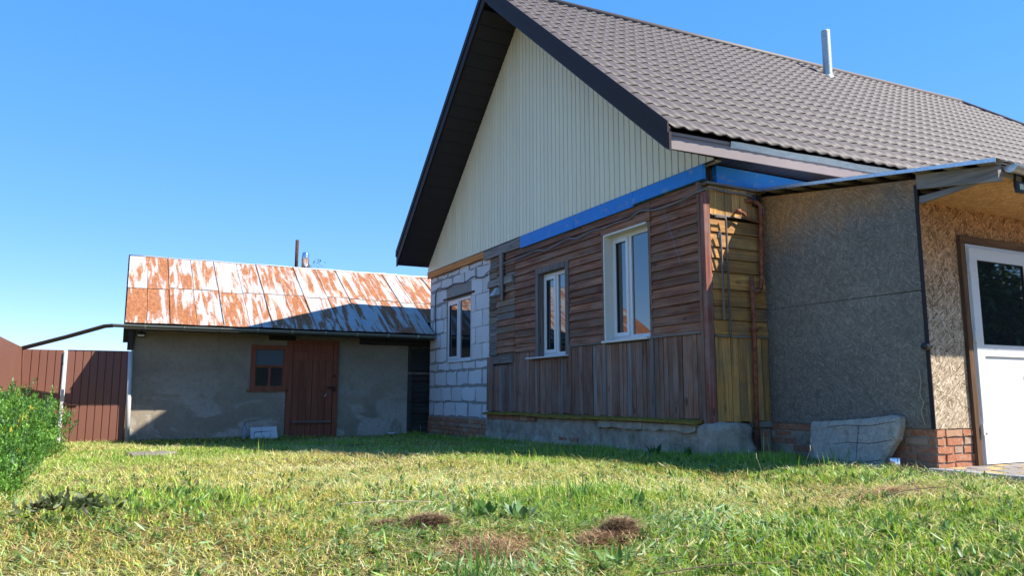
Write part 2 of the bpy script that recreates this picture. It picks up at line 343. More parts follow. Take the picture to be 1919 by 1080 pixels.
def tubev(pts, r, seg=8, closed_ends=True):
    vs, fs = [], []; pts = [Vector(p) for p in pts]; n = len(pts)
    rr = r if isinstance(r, (list, tuple)) else [r] * n
    up = Vector((0, 0, 1))
    for i, p in enumerate(pts):
        t = (pts[min(i + 1, n - 1)] - pts[max(i - 1, 0)]).normalized()
        a = t.cross(up if abs(t.z) < .9 else Vector((1, 0, 0))).normalized(); b = t.cross(a)
        for k in range(seg):
            q = 2 * math.pi * k / seg; vs.append(p + (a * math.cos(q) + b * math.sin(q)) * rr[i])
    for i in range(n - 1):
        for k in range(seg):
            k2 = (k + 1) % seg; fs.append((i * seg + k, i * seg + k2, (i + 1) * seg + k2, (i + 1) * seg + k))
    if closed_ends: fs += [tuple(range(seg))[::-1], tuple(range((n - 1) * seg, n * seg))]
    return vs, fs
def tube(name, pts, r, mat, parent=None, seg=8):
    vs, fs = tubev(pts, r, seg); return mesh(name, vs, fs, mat, parent, smooth=True)
def smooth_path(pts, sub=4):
    pts = [Vector(p) for p in pts]; out = []
    for i in range(len(pts) - 1):
        p0, p1, p2, p3 = pts[max(i - 1, 0)], pts[i], pts[i + 1], pts[min(i + 2, len(pts) - 1)]
        for k in range(sub):
            t = k / sub; out.append(.5 * ((2 * p1) + (p2 - p0) * t + (2 * p0 - 5 * p1 + 4 * p2 - p3) * t * t + (3 * p1 - p0 - 3 * p2 + p3) * t ** 3))
    return out + [pts[-1]]
def lathe(name, prof, c, mat, parent=None, seg=20, axis='z'):
    vs, fs = [], []
    for r, h in prof:
        for k in range(seg):
            q = 2 * math.pi * k / seg; a, b = r * math.cos(q), r * math.sin(q)
            vs.append({'z': (c[0] + a, c[1] + b, c[2] + h), 'x': (c[0] + h, c[1] + a, c[2] + b), 'y': (c[0] + a, c[1] + h, c[2] + b)}[axis])
    for i in range(len(prof) - 1):
        for k in range(seg): k2 = (k + 1) % seg; fs.append((i * seg + k, i * seg + k2, (i + 1) * seg + k2, (i + 1) * seg + k))
    fs += [tuple(range(seg))[::-1], tuple(range((len(prof) - 1) * seg, len(prof) * seg))]
    return mesh(name, vs, fs, mat, parent, smooth=True)
def sst(a, b, x): t = np.clip((x - a) / (b - a), 0, 1); return t * t * (3 - 2 * t)
def hnoise(x, y, s=1.0, seed=0):
    """cheap smooth value noise in 0..1"""
    x = np.asarray(x) * s + 17.3 * seed; y = np.asarray(y) * s - 9.7 * seed
    xi, yi = np.floor(x), np.floor(y); fx, fy = x - xi, y - yi; fx = fx * fx * (3 - 2 * fx); fy = fy * fy * (3 - 2 * fy)
    def h(a, b): q = np.sin(a * 127.1 + b * 311.7 + seed * 74.7) * 43758.5453; return q - np.floor(q)
    return (h(xi, yi) * (1 - fx) + h(xi + 1, yi) * fx) * (1 - fy) + (h(xi, yi + 1) * (1 - fx) + h(xi + 1, yi + 1) * fx) * fy
def gz(x, y):
    x, y = np.asarray(x, float), np.asarray(y, float)
    z = -.13 * sst(8, 14.5, y) - .3 * (1 - sst(1., 5.6, np.hypot(x - .3, y)))
    near = 1 - sst(30, 60, np.hypot(x, y))
    return z + near * ((hnoise(x, y, .9, 1) - .5) * .07 + (hnoise(x, y, 2.7, 2) - .5) * .03) * sst(0, .5, np.abs(x - 6.6) + np.maximum(0, 4.3 - y) * .2) - .004

# ================================================================== GROUND
def build_ground():
    def axis(lo, hi, step, far):
        a = list(np.arange(lo, hi + 1e-6, step)); s = step; q = hi
        while q < far: s *= 1.35; q += s; a.append(q)
        s = step; q = lo
        while q > -far: s *= 1.35; q -= s; a.insert(0, q)
        return np.array(a)
    xs = axis(-3, 9, .2, 1500); ys = axis(0, 16, .2, 1500)
    X, Y = np.meshgrid(xs, ys, indexing='ij'); Z = gz(X, Y); n, k = X.shape
    vs = np.stack([X.ravel(), Y.ravel(), Z.ravel()], 1)
    fs = [(i * k + j, (i + 1) * k + j, (i + 1) * k + j + 1, i * k + j + 1) for i in range(n - 1) for j in range(k - 1)]
    o = mesh('ground', vs, fs, MT['soil'], smooth=True, recalc=False); tag(o, 'mown garden ground under the grass', 'ground', kind='structure')
build_ground()
def build_path():
    base = box('path', (6.47, 9.6, -2.5, 4.43, -.12, .022), MT['sand']); tag(base, 'paved path of yellow and grey blocks by the door', 'path', kind='structure')
    for y in np.arange(-2.5, 4.4, .5): box('kerb', (6.40, 6.475, y - .086, y + .406, -.12, .05), MT['kerb'], base, .003, .006)
    i = 0
    for r in range(64):
        y1 = 4.41 - r * .108
        x = 6.48 - (.1 if r % 2 else 0)
        while x < 9.5:
            x0, x1 = max(x, 6.48), x + .198
            if x1 - x0 > .03 and i < 300 and y1 > .5:
                c = 'paver_y' if (int(round((x + .2 * r) / .2)) % 3 == 0) else 'paver_g'
                h = .040 + random.uniform(-.003, .003)
                box('paver', (x0 + .003, x1 - .004, y1 - .102, y1, -.02, h), MT[c], base, .0015, .004); i += 1
            x += .2
build_path()

# ================================================================== HOUSE
XG = 5.70                       # gable plane
def sh(x): return -.04 * (x - 5)      # the long side of the house is not quite square
def zr(y):                      # roof surface above the gable end
    return 3.50 + .854 * (y - 6.05) if y < 10.7 else 3.50 + .854 * 4.65 - .888 * (y - 10.7)
YL = 15.02
house = thing('house', 'large house with brown metal tile roof, cream gable and half timber, half block wall', 'house', (6, 10.6, 0))
def build_gable():
    g = mesh('gable', [(5.69, 6.17, 3.275), (5.69, 14.98, 3.275), (5.69, 10.7, zr(10.7) - .28), (5.8, 6.17, 3.275), (5.8, 14.98, 3.275), (5.8, 10.7, zr(10.7) - .28)],
             [(0, 1, 2), (5, 4, 3), (0, 3, 4, 1), (1, 4, 5, 2), (2, 5, 3, 0)], MT['groove'], house)
    y = 6.17; w = .118
    top = lambda q: max(3.3, min(zr(q + .028) - .29, zr(10.7) - .33))
    while y < 14.98:
        y0, y1 = y + .005, min(y + w - .005, 14.98)
        if top(y0) > 3.31 or top(y1) > 3.31:
            f = [(y0, 3.27), (y1, 3.27), (y1, top(y1)), (y0, top(y0))]
            i0, i1 = y0 + .006, y1 - .006
            vs = [(5.688, *p) for p in f] + [(5.676, i0, 3.27), (5.676, i1, 3.27), (5.676, i1, top(i1)), (5.676, i0, top(i0))]
            mesh('cladding_panel', vs, [(4, 5, 6, 7), (0, 1, 5, 4), (1, 2, 6, 5), (2, 3, 7, 6), (3, 0, 4, 7)], MT['cream'], g)
        y += w
    # black drip strip below the sheet
    box('drip_strip', (5.665, 5.70, 6.17, 14.98, 3.258, 3.270), MT['trim'], g)
build_gable()

def build_roof():
    roof = mesh('roof', [(x, y + sh(x), z) for x in (5.05, 22.0) for (y, z) in ((6.1, 3.43), (10.7, zr(10.7) - .1), (YL - .05, zr(YL) - .08))][:6],
                [(0, 3, 4, 1), (1, 4, 5, 2)], MT['trim'], house)
    # trim the deck to the hipped far end
    me = roof.data; v = me.vertices; v[4].co.x = 17.0; v[4].co.y = 10.7 + sh(17.0)
    # one pressed tile: wave across, step at the lower edge, slope plane = XY of the tile
    W, L, n = .19, .35, 8
    def prof(t): return .019 * ((1 + math.cos(2 * math.pi * (t - .72))) / 2) ** 1.5
    vs = []
    for k in range(n + 1):
        t = k / n; h = prof(t); vs += [(t * W, 0, h - .004), (t * W, 0, h + .006 + .4 * h), (t * W, L * .5, h + .003 + .2 * h), (t * W, L + .012, h)]
    fs = []
    for k in range(n):
        for q in range(3): a = k * 4 + q; fs.append((a, a + 4, a + 5, a + 1))
    tm = bpy.data.meshes.new('roof_tile'); tm.from_pydata(vs, [], fs); tm.materials.append(MT['tile'])
    for p in tm.polygons: p.use_smooth = (p.index % 3) != 0
    tv = np.array(vs)
    ang = math.atan(.854); ex = Vector((1, -.04, 0)).normalized(); ey = Vector((0, math.cos(ang), math.sin(ang))); en = ex.cross(ey).normalized()
    RM = Matrix((ex, ey, en)).transposed()
    cells = []
    rows = 18
    for r in range(rows):
        s = r * L
        if s > 6.05: continue
        y = 6.05 + s * math.cos(ang); z = 3.50 + s * math.sin(ang)
        # hip: far end recedes upward
        xmax = 21.3 - (21.3 - 17.0) * (s / 6.1)
        cnum = int((xmax - 5.02) / W)
        for c in range(cnum):
            x = 5.02 + c * W; o = Vector((x, y + sh(x), z)); d = (o - Vector((0, 0, .69))).length
            cells.append((d, o, r))
    cells.sort(key=lambda q: q[0])
    fwd = Vector((.457, .889, 0))
    vis = [c for c in cells if 960 + 1416 * (c[1].x * .889 - c[1].y * .457) / max(.1, c[1].dot(fwd)) < 2150]
    near = set(id(c) for c in vis[:300])
    rest_v, rest_f, k = [], [], 0
    for c in cells:
        last = c[1].z + L * math.sin(ang) > zr(10.7) + .02
        if id(c) in near and not last:
            o = bpy.data.objects.new('roof_tile', tm); COL.objects.link(o); o.parent = roof
            o.matrix_world = Matrix.Translation(c[1]) @ RM.to_4x4()
            o.matrix_basis = Matrix.Translation(c[1]) @ RM.to_4x4()
        else:
            q = tv.copy()
            if last: q[:, 1] = np.minimum(q[:, 1], max(.02, (zr(10.7) + .03 - c[1].z) / math.sin(ang)))
            w = q @ np.array(RM).T + np.array(c[1]); rest_v.append(w); rest_f += [tuple(i + k for i in f) for f in fs]; k += len(tv)
    o = mesh('roof_tiles', np.concatenate(rest_v), rest_f, MT['tile'], roof, smooth=True, recalc=False); o['kind'] = 'stuff'
    for p in o.data.polygons: p.use_smooth = (p.index % 3) != 0
    # hidden far slope, hip end, ridge cap
    sl = []; 
    for i in range(90):
        x = 5.0 + i * .19; xr = min(x, 17.0); sl += [(xr, 10.7 + sh(xr), zr(10.7) + (.02 if i % 2 else -.01)), (x, YL + sh(x), zr(YL) + (.02 if i % 2 else -.01))]
    mesh('rear_slope', sl, [(2 * i, 2 * i + 1, 2 * i + 3, 2 * i + 2) for i in range(89)], MT['tile'], roof, smooth=True)
    mesh('hip_end', [(17.0, 10.7 + sh(17), zr(10.7)), (22.0, 6 + sh(22), 3.44), (22.0, YL + sh(22), 3.44)], [(0, 1, 2)], MT['tile'], roof)
    vs, fs = tubev([(5.0, 10.7, zr(10.7) + .0), (17.0, 10.7 + sh(17), zr(10.7) + .0)], .075, 12); mesh('ridge_cap', vs, fs, MT['tile'], roof, smooth=True)
    vs, fs = tubev([(17.0, 10.7 + sh(17), zr(10.7) + .0), (22, 6 + sh(22), 3.45)], .06, 10); mesh('hip_cap', vs, fs, MT['tile'], roof, smooth=True)
    # rake boards and soffits
    for (ya, yb) in ((6.07, 10.7), (10.7, YL)):
        za, zb = zr(ya), zr(yb)
        prism('rake_board', 'x', [(ya, za - .27), (yb, zb - .27), (yb, zb - .01), (ya, za - .01)], 4.985, 5.015, MT['trim'], roof)
        prism('rake_flashing', 'x', [(ya, za - .07), (yb, zb - .07), (yb, zb + .055), (ya, za + .055)], 4.965, 4.984, MT['trim'], roof)
        n = 22
        for i in range(n):
            a = ya + .09 + (yb - ya - .14) * i / n; b = ya + .09 + (yb - ya - .14) * (i + 1) / n - .008
            s = (zb - za) / (yb - ya); f = lambda q: za + s * (q - ya)
            prism('soffit_panel', 'x', [(a, f(a) - .30), (b, f(b) - .30), (b, f(b) - .285), (a, f(a) - .285)], 5.016, 5.70, MT['soffit'], roof)
    def eave(name, y0, y1, z0, z1, x0, x1, mat):
        vs = [(x, y + sh(x), z) for x in (x0, x1) for (y, z) in ((y0, z0), (y1, z0), (y1, z1), (y0, z1))]
        return mesh(name, vs, [(0, 1, 2, 3), (7, 6, 5, 4), (0, 4, 5, 1), (1, 5, 6, 2), (2, 6, 7, 3), (3, 7, 4, 0)], mat, roof)
    eave('eave_board', 6.11, 6.13, 3.285, 3.475, 4.986, 21, MT['fascia'])
    # bent drip edge hanging below the first tiles
    vs = []
    for i in range(25):
        x = 5.84 + i * .16; w = .004 * math.sin(i * .9) + random.uniform(-.002, .002)
        vs += [(x, 6.09 + sh(x), 3.48 + w), (x, 6.102 + sh(x) + w * .2, 3.405 + w * .8)]
    mesh('drip_edge', vs, [(2 * i, 2 * i + 1, 2 * i + 3, 2 * i + 2) for i in range(24)], MT['flue'], roof)
    for i in range(26):
        x = 5.72 + i * .12
        vs = [(q, y + sh(q), z) for q in (x, x + .112) for (y, z) in ((6.13, 3.292), (6.42, 3.292), (6.42, 3.302), (6.13, 3.302))]
        mesh('soffit_panel', vs, BF if False else [(0, 1, 2, 3), (7, 6, 5, 4), (0, 4, 5, 1), (1, 5, 6, 2), (2, 6, 7, 3), (3, 7, 4, 0)], MT['soffit'], roof)
    eave('rear_eave_board', YL - .06, YL - .04, zr(YL) - .25, zr(YL) - .02, 4.986, 21, MT['trim'])
    boxes('rear_soffit', [(5.7, 20, 14.6, 15.1, 3.255, 3.262)], MT['soffit'], roof)
    fl = lathe('flue_pipe', [(.085, 0), (.085, .05), (.085, .3), (.085, .6), (.085, .9), (.085, 1.0), (.085, 1.03), (.078, 1.035)], (12.17, 9.87, 6.93), MT['flue'], house, 20)
    lathe('flue_collar', [(.13, -.12), (.11, .03), (.09, .06)], (12.17, 9.87, 6.95), MT['flue'], fl, 20)
build_roof()

def window(name, x, y0, y1, z0, z1, ym, label=None, parent=None, top_sash=True):
    """plastic window in a plane x; far light (y>ym) is the opening sash"""
    w = boxes(name, [(x, x + .06, y0, y1, z0, z0 + .055), (x, x + .06, y0, y1, z1 - .055, z1), (x, x + .06, y0, y0 + .05, z0 + .055, z1 - .055), (x, x + .06, y1 - .05, y1, z0 + .055, z1 - .055),
                     (x, x + .06, ym - .03, ym + .03, z0 + .055, z1 - .055)], MT['pvc'], parent)
    a, b, c, d = ym + .028, y1 - .042, z0 + .047, z1 - .047; t = .052
    boxes('sash', [(x - .014, x + .03, a, b, c, c + t), (x - .014, x + .03, a, b, d - t, d), (x - .014, x + .03, a, a + t, c + t, d - t), (x - .014, x + .03, b - t, b, c + t, d - t)], MT['pvc'], w)
    g = t + .006
    boxes('gasket', [(x - .002, x + .02, a + t, b - t, c + t, c + g), (x - .002, x + .02, a + t, b - t, d - g, d - t), (x - .002, x + .02, a + t, a + g, c + g, d - g), (x - .002, x + .02, b - g, b - t, c + g, d - g)], MT['gasket'], w)
    box('pane', (x + .015, x + .022, a + t, b - t, c + t, d - t), MT['glass'], w)
    box('pane', (x + .02, x + .027, y0 + .05, ym - .03, z0 + .055, z1 - .055), MT['glass'], w)
    return w

def build_timber():
    wall = boxes('timber_wall', [(5.71, 5.9, 6.42, 7.37, .35, 3.27), (5.71, 5.9, 7.37, 8.32, .35, 1.36), (5.71, 5.9, 7.37, 8.32, 2.82, 3.27), (5.71, 5.9, 8.32, 9.33, .35, 3.27),
                                 (5.71, 5.9, 9.33, 10.11, .35, 1.25), (5.71, 5.9, 9.33, 10.11, 2.57, 3.27), (5.71, 5.9, 10.11, 11.95, .35, 3.27)], MT['grey_h'], house)
    def hplank(y0, y1, z0, z1, mat, proud=0, tilt=.014):
        d = lambda s: random.uniform(-s, s)
        xf = 5.684 - proud
        vs = [(xf - tilt, y0 + d(.004), z0 + d(.004)), (xf - tilt, y1 + d(.004), z0 + d(.004)), (5.71, y1, z0), (5.71, y0, z0),
              (xf + .006, y0 + d(.004), z1 + d(.003)), (xf + .006, y1 + d(.004), z1 + d(.003)), (5.71, y1, z1), (5.71, y0, z1)]
        mesh('plank', vs, BF, mat, wall)
    P = .1125
    for i in range(15):
        z0 = 1.392 + i * P; z1 = z0 + P - .006
        if i <= 12:
            cols = [(6.447, 7.33), (8.37, 9.235), (10.205, 10.94)]
            if i >= 11: cols = [(6.447, 7.33), (8.37, 10.94)]
        else: cols = [(6.447, 7.33), (7.335, 8.9), (8.905, 10.94)]
        for a, b in cols: hplank(a, b, z0, z1, MT['plank_h'], random.uniform(0, .004))
        # patched field next to the block wall
        off = random.uniform(-.02, .02)
        hplank(10.95, 11.62 + .0 * off, z0 + off * .3, z1 + off * .3, MT['plank_p'] if i in (3, 6, 7, 9, 10) else MT['plank_h'] if i not in (5, 11) else MT['grey_h'], random.uniform(0, .006))
        if i < 14: hplank(11.63, 11.94, z0 - .03, z1 - .03, MT['plank_p'] if i > 4 else MT['grey_h'], random.uniform(0, .002), .003)
    # loose boards nailed over the patch
    box('loose_board', (5.645, 5.672, 11.0, 11.93, 2.55, 2.67), MT['grey_h'], wall, .006)
    box('loose_board', (5.62, 5.643, 11.29, 11.41, 2.28, 3.1), MT['grey_v'], wall, .006)
    box('loose_board', (5.635, 5.665, 10.97, 11.68, 1.21, 1.34), MT['grey_h'], wall, .008)
    box('loose_board', (5.64, 5.67, 11.7, 11.93, .42, 1.34), MT['plank_v'], wall, .005)
    # battens
    box('batten', (5.648, 5.684, 6.447, 7.34, 1.366, 1.388), MT['grey_h'], wall, .003)
    box('batten', (5.648, 5.684, 8.34, 9.24, 1.366, 1.388), MT['grey_h'], wall, .003)
    box('batten', (5.652, 5.684, 10.22, 11.0, 1.366, 1.388), MT['plank_h'], wall, .003)
    box('window_board', (5.672, 5.71, 7.322, 7.368, 1.37, 2.84), MT['plank_v'], wall, .003)
    box('window_board', (5.66, 5.71, 8.325, 8.368, 1.37, 2.84), MT['plank_v'], wall, .003)
    box('window_board', (5.652, 5.69, 7.3, 8.37, 2.825, 2.935), MT['plank_h'], wall, .003)
    # vertical boards below
    y = 6.45
    while y < 11.9:
        w = random.uniform(.07, .1)
        hi = 1.362
        if 7.36 < y + w * .5 < 8.33: hi = 1.345
        if 9.25 < y + w * .5 < 10.22: hi = 1.225
        if y + w > 11.2: hi = 1.18
        pr = random.uniform(0, .012)
        box('plank', (5.675 - pr, 5.71, y, min(y + w - random.uniform(.004, .01), 11.93), .425 + random.uniform(-.012, .008), hi), MT['plank_v'] if random.random() > .12 else MT['grey_v'], wall, .003)
        y += w
    box('cover_board', (5.652, 5.674, 7.29, 7.36, .42, 1.362), MT['grey_v'], wall, .003)
    box('cover_board', (5.652, 5.674, 8.31, 8.38, .42, 1.362), MT['grey_v'], wall, .003)
    box('cover_board', (5.652, 5.674, 9.17, 9.23, .42, 1.362), MT['plank_v'], wall, .003)
    # corner boards
    c = box('corner_board', (5.655, 5.70, 6.405, 6.443, .38, 3.08), MT['plank_v'], wall, .003); c['label'] = 'dark brown corner board'
    c = box('corner_board', (5.665, 5.745, 6.335, 6.403, .38, 2.95), MT['redcorner'], wall, .004); c['label'] = 'flaking red corner board'
    # painted boards below the gable
    for y0, y1, z0, z1, m, x in ((12.13, 14.95, 3.135, 3.255, 'orange', 5.66), (10.71, 12.12, 3.085, 3.245, 'grey_h', 5.655), (9.05, 10.70, 3.062, 3.255, 'blue_y', 5.645), (7.63, 9.045, 3.068, 3.255, 'blue_y', 5.645), (6.30, 7.62, 3.088, 3.256, 'blue_y', 5.638)):
        box('frieze_board', (x, x + .035, y0, y1, z0, z1), MT[m], wall, .004)
    # small window with old wooden casing
    ca = boxes('window_casing', [(5.662, 5.70, 9.245, 9.335, 1.27, 2.635), (5.645, 5.70, 10.115, 10.20, 1.27, 2.635), (5.65, 5.70, 9.335, 10.115, 2.55, 2.635), (5.70, 5.80, 10.10, 10.118, 1.27, 2.55), (5.70, 5.80, 9.332, 9.345, 1.27, 2.55), (5.70, 5.80, 9.345, 10.10, 2.54, 2.552)], MT['grey_v'], house)
    w1 = window('window', 5.745, 9.346, 10.098, 1.27, 2.538, 9.69, parent=house); w1['label'] = 'narrow white window in a grey wooden casing'
    box('sill', (5.57, 5.79, 9.26, 10.39, 1.238, 1.262), MT['pvc'], w1, .002, .004)
    # large window with cream sheet reveal
    rv = boxes('window_reveal', [(5.655, 5.83, 8.30, 8.322, 1.385, 2.82), (5.70, 5.83, 7.368, 7.38, 1.385, 2.82), (5.655, 5.83, 7.385, 8.30, 2.80, 2.822)], m_plain('off_white_reveal', (.68, .66, .58), .45, .35, var=.05, bump=0), house)
    w2 = window('window', 5.785, 7.381, 8.299, 1.40, 2.799, 7.90, parent=house); w2['label'] = 'large white window in a deep cream reveal'
    box('sill', (5.61, 5.82, 7.36, 8.34, 1.365, 1.396), MT['pvc'], w2, .002, .004)
    for yy in (7.5, 8.2): lathe('drain_cap', [(.012, 0), (.012, -.006), (.008, -.009)], (5.80, yy, 1.427), MT['whiteboard'], w2, 10, 'x')
    # cable nails and a chalk-blue spray line are left on the boards
    pts = [(5.6655, 7.02 - .045 * t - .012 * math.sin(t * 3), 2.86 - .115 * t) for t in range(7)]
    vs = []
    for p in pts: vs += [(p[0] - .004, p[1] - .0035, p[2]), (p[0] - .004, p[1] + .0035, p[2])]
    mesh('paint_streak', vs, [(2 * i, 2 * i + 1, 2 * i + 3, 2 * i + 2) for i in range(6)], m_plain('pale_blue_streak', (.17, .21, .32), .8, bump=0), wall)
build_timber()

def build_blocks():
    wall = boxes('block_wall', [(5.722, 5.95, 11.955, 12.80, .27, 3.265), (5.722, 5.95, 13.96, 14.90, .27, 3.265), (5.722, 5.95, 12.80, 13.96, .27, 1.335), (5.722, 5.95, 12.80, 13.96, 2.55, 3.265)], MT['mortar'], house)
    rowh = [.27, .56, .86, 1.16, 1.335, 1.62, 1.92, 2.22, 2.52, 2.82, 3.02, 3.135]
    WY0, WY1, WZ0, WZ1 = 12.78, 13.98, 1.325, 2.60
    for r in range(len(rowh) - 1):
        z0, z1 = rowh[r], rowh[r + 1]
        y = 11.957; k = 0
        first = (.62 if r % 2 else .33)
        while y < 14.88:
            w = first if k == 0 else random.choice((.45, .52, .6, .62)); k += 1
            y1 = min(y + w, 14.885)
            if 14.885 - y1 < .14: y1 = 14.885
            a, b = y, y1
            thick = (.045 if (r < 4 or y > 13.9 or r > 8) else .014)
            segs = [(a, b)]
            if z1 > WZ0 + .02 and z0 < WZ1 - .02:
                segs = []
                if a < WY0: segs.append((a, min(b, WY0)))
                if b > WY1: segs.append((max(a, WY1), b))
            for (p, q) in segs:
                if q - p < .08: continue
                jt = .017 if thick > .02 else .007
                hz = random.choice((.004, .006, thick)) if (r > 3 and y < 13) else thick
                prism('block', 'x', ragged(p + thick * random.uniform(.3, 1.1), q - thick * random.uniform(.3, 1.1), z0 + hz * .6, z1 - hz * .6, jt), 5.716 - random.uniform(0, .003), 5.75, MT['block'], wall)
            y = y1 + .001
    # end edge of the wall (cut face towards the shed)
    w = window('window', 5.735, 12.80, 13.96, 1.336, 2.549, 13.38, parent=house); w['label'] = 'white two-light window set flush in the block wall'
    box('sill', (5.69, 5.74, 12.79, 13.97, 1.318, 1.336), MT['pvc'], w)
    box('lintel', (5.695, 5.72, 12.62, 14.12, 2.575, 2.61), MT['darkrust'], wall, .004)
    # brick footing under it
    ft = box('brick_footing', (5.71, 5.95, 11.955, 14.9, -.35, .268), MT['bedmortar'], house)
    for r in range(4):
        z0 = -.06 + r * .08; y = 11.97 - (.12 if r % 2 else 0)
        while y < 14.85:
            a, b = max(y, 11.96), min(y + .245, 14.89)
            if b - a > .05: prism('brick', 'x', ragged(a + .006, b - .006, z0 + .007, z0 + .073, .004, 2), 5.69 - random.uniform(0, .014), 5.74, MT['brick'], ft)
            y += .25
build_blocks()

def build_plinth():
    # uneven rendered plinth below the boards
    ny, nz = 60, 7; vs = []
    for i in range(ny + 1):
        y = 6.4 + (11.97 - 6.4) * i / ny
        for k in range(nz + 1):
            z = -.3 + .66 * k / nz
            x = 5.655 + .012 * math.sin(y * 3.1 + z * 5) + random.uniform(-.006, .006) - (.02 if z < .06 else 0) + (.012 if z > .28 and (8.3 < y < 10.6) else 0)
            vs.append((x, y, z))
    fs = [(i * (nz + 1) + k, (i + 1) * (nz + 1) + k, (i + 1) * (nz + 1) + k + 1, i * (nz + 1) + k + 1) for i in range(ny) for k in range(nz)]
    n0 = len(vs); vs += [(5.9, 6.4, -.3), (5.9, 11.97, -.3), (5.9, 11.97, .36), (5.9, 6.4, .36)]
    fs += [(nz, n0 + 3, n0 + 2, ny * (nz + 1) + nz)]
    p = mesh('plinth', vs, fs, MT['plinth'], house, recalc=True)
    # mossy ledge board, sagging
    for (a, b, d) in ((6.5, 8.05, 0), (8.055, 9.7, .004), (9.705, 11.97, -.004)):
        vs = []
        n = 10
        for i in range(n + 1):
            y = a + (b - a) * i / n; w = .008 * math.sin(y * 1.9) + d
            vs += [(5.575 + random.uniform(-.004, .004), y, .368 + w), (5.70, y, .385 + w), (5.70, y, .424 + w), (5.575 + random.uniform(-.004, .004), y, .398 + w)]
        fs = [(4 * i + q, 4 * i + (q + 1) % 4, 4 * i + 4 + (q + 1) % 4, 4 * i + 4 + q) for i in range(n) for q in range(4)] + [(0, 1, 2, 3), (4 * n + 3, 4 * n + 2, 4 * n + 1, 4 * n)]
        mesh('ledge_board', vs, fs, MT['moss'], p)
    y = 10.2
    while y < 11.9: prism('brick', 'x', ragged(y, y + .235, .295, .36, .005, 2), 5.63, 5.69, MT['brick'], p); y += .245
    for y in (9.0, 9.3): prism('brick', 'x', ragged(y, y + .2, .05, .1, .006, 2), 5.635, 5.69, MT['brick'], p)
    # broken crust of render along the top
    for (a, b) in ((6.55, 7.5), (7.52, 8.5)):
        prism('render_crust', 'x', [(a + (b - a) * t / 8, .29 + random.uniform(-.025, .015)) for t in range(9)] + [(b, .362), (a, .362)], 5.618, 5.66, MT['plinth'], p)
    # concrete corner buttress
    bm = bmesh.new(); bmesh.ops.create_cube(bm, size=1)
    bmesh.ops.subdivide_edges(bm, edges=bm.edges[:], cuts=7, use_grid_fill=True)
    for v in bm.verts:
        c = v.co.copy()
        x = 5.60 + (c.x + .5) * .62; y = 6.26 + (c.y + .5) * .24; z = -.3 + (c.z + .5) * .70
        rx = abs(c.x) * 2; ry = abs(c.y) * 2
        z -= max(0, c.z) * .10 * (ry ** 4) + max(0, c.z) * .06 * rx ** 4
        if c.z > .2 and c.x > .2: y += .05
        q = float(hnoise(x * 7, z * 7 + y * 5, 1, 5)) - .5
        v.co = (x + q * .03, y + q * .04, z + q * .02)
    me = bpy.data.meshes.new('corner_footing'); bm.to_mesh(me); bm.free(); me.materials.append(MT['plinth'])
    for f in me.polygons: f.use_smooth = True
    o = link_part(bpy.data.objects.new('corner_footing', me), house); o['label'] = 'rounded rendered concrete corner footing'
build_plinth()

def build_yellow():
    wall = box('side_wall', (5.72, 22, 6.425, 6.6, .3, 3.29), MT['darkboard'], house)
    Y0, Y1 = 6.352, 6.425
    z = 1.345
    for h in (.17, .155, .19, .2, .15, .13, .17, .155):
        z1 = z + h
        if z1 > 2.70: z1 = 2.70
        vs = [(5.765, Y0 - .008, z + .004), (6.56, Y0 - .008, z + .004), (6.56, Y1, z), (5.765, Y1, z), (5.765, Y0 + .01, z1 - .003), (6.56, Y0 + .01, z1 - .003), (6.56, Y1, z1), (5.765, Y1, z1)]
        mesh('plank', vs, BF, MT['yellow_h'], wall); z = z1
    x = 5.765
    while x < 6.54:
        w = random.uniform(.1, .13); x1 = min(x + w, 6.56)
        box('plank', (x, x1 - .007, Y0 - random.uniform(0, .006), Y1, 2.715, 3.04), MT['yellow_v'], wall, .002)
        box('plank', (x + .0, x1 - .007, Y0 - random.uniform(0, .008), Y1, .40 + random.uniform(-.01, .01), 1.325), MT['yellow_v'], wall, .002); x = x1
    box('batten', (5.765, 6.56, 6.325, 6.345, 1.326, 1.345), MT['grey_x'], wall, .002)
    box('batten', (5.765, 6.56, 6.335, 6.35, 2.700, 2.714), MT['grey_x'], wall, .002)
    box('batten', (5.71, 6.6, 6.32, 6.42, 3.045, 3.075), MT['grey_x'], wall, .003)
    box('frieze_board', (5.86, 7.4, 6.325, 6.40, 3.08, 3.275), MT['blue_x'], wall, .004)
    box('dark_hole_plate', (5.72, 5.84, 6.41, 6.424, 3.08, 3.28), MT['black'], wall)  # flat black plate standing in for the shade of an open corner hole
    box('base_board', (6.25, 6.56, 6.345, 6.424, .33, .40), MT['grey_x'], wall, .004)
    for r in range(4):
        for x in (6.24, 6.42):
            prism('brick', 'y', ragged(x + .02 * (r % 2), x + .13, .08 * r - .02, .08 * r + .045, .006, 2), 6.37 + random.uniform(0, .03), 6.43, MT['brick'], wall)
    box('footing', (6.2, 22, 6.40, 6.6, -.3, .32), MT['bedmortar'], house)
    boxes('rear_walls', [(5.95, 21.5, 14.6, 14.9, -.3, 3.26), (21.2, 21.5, 6.6, 14.6, -.3, 3.26)], MT['plinth'], house)
build_yellow()

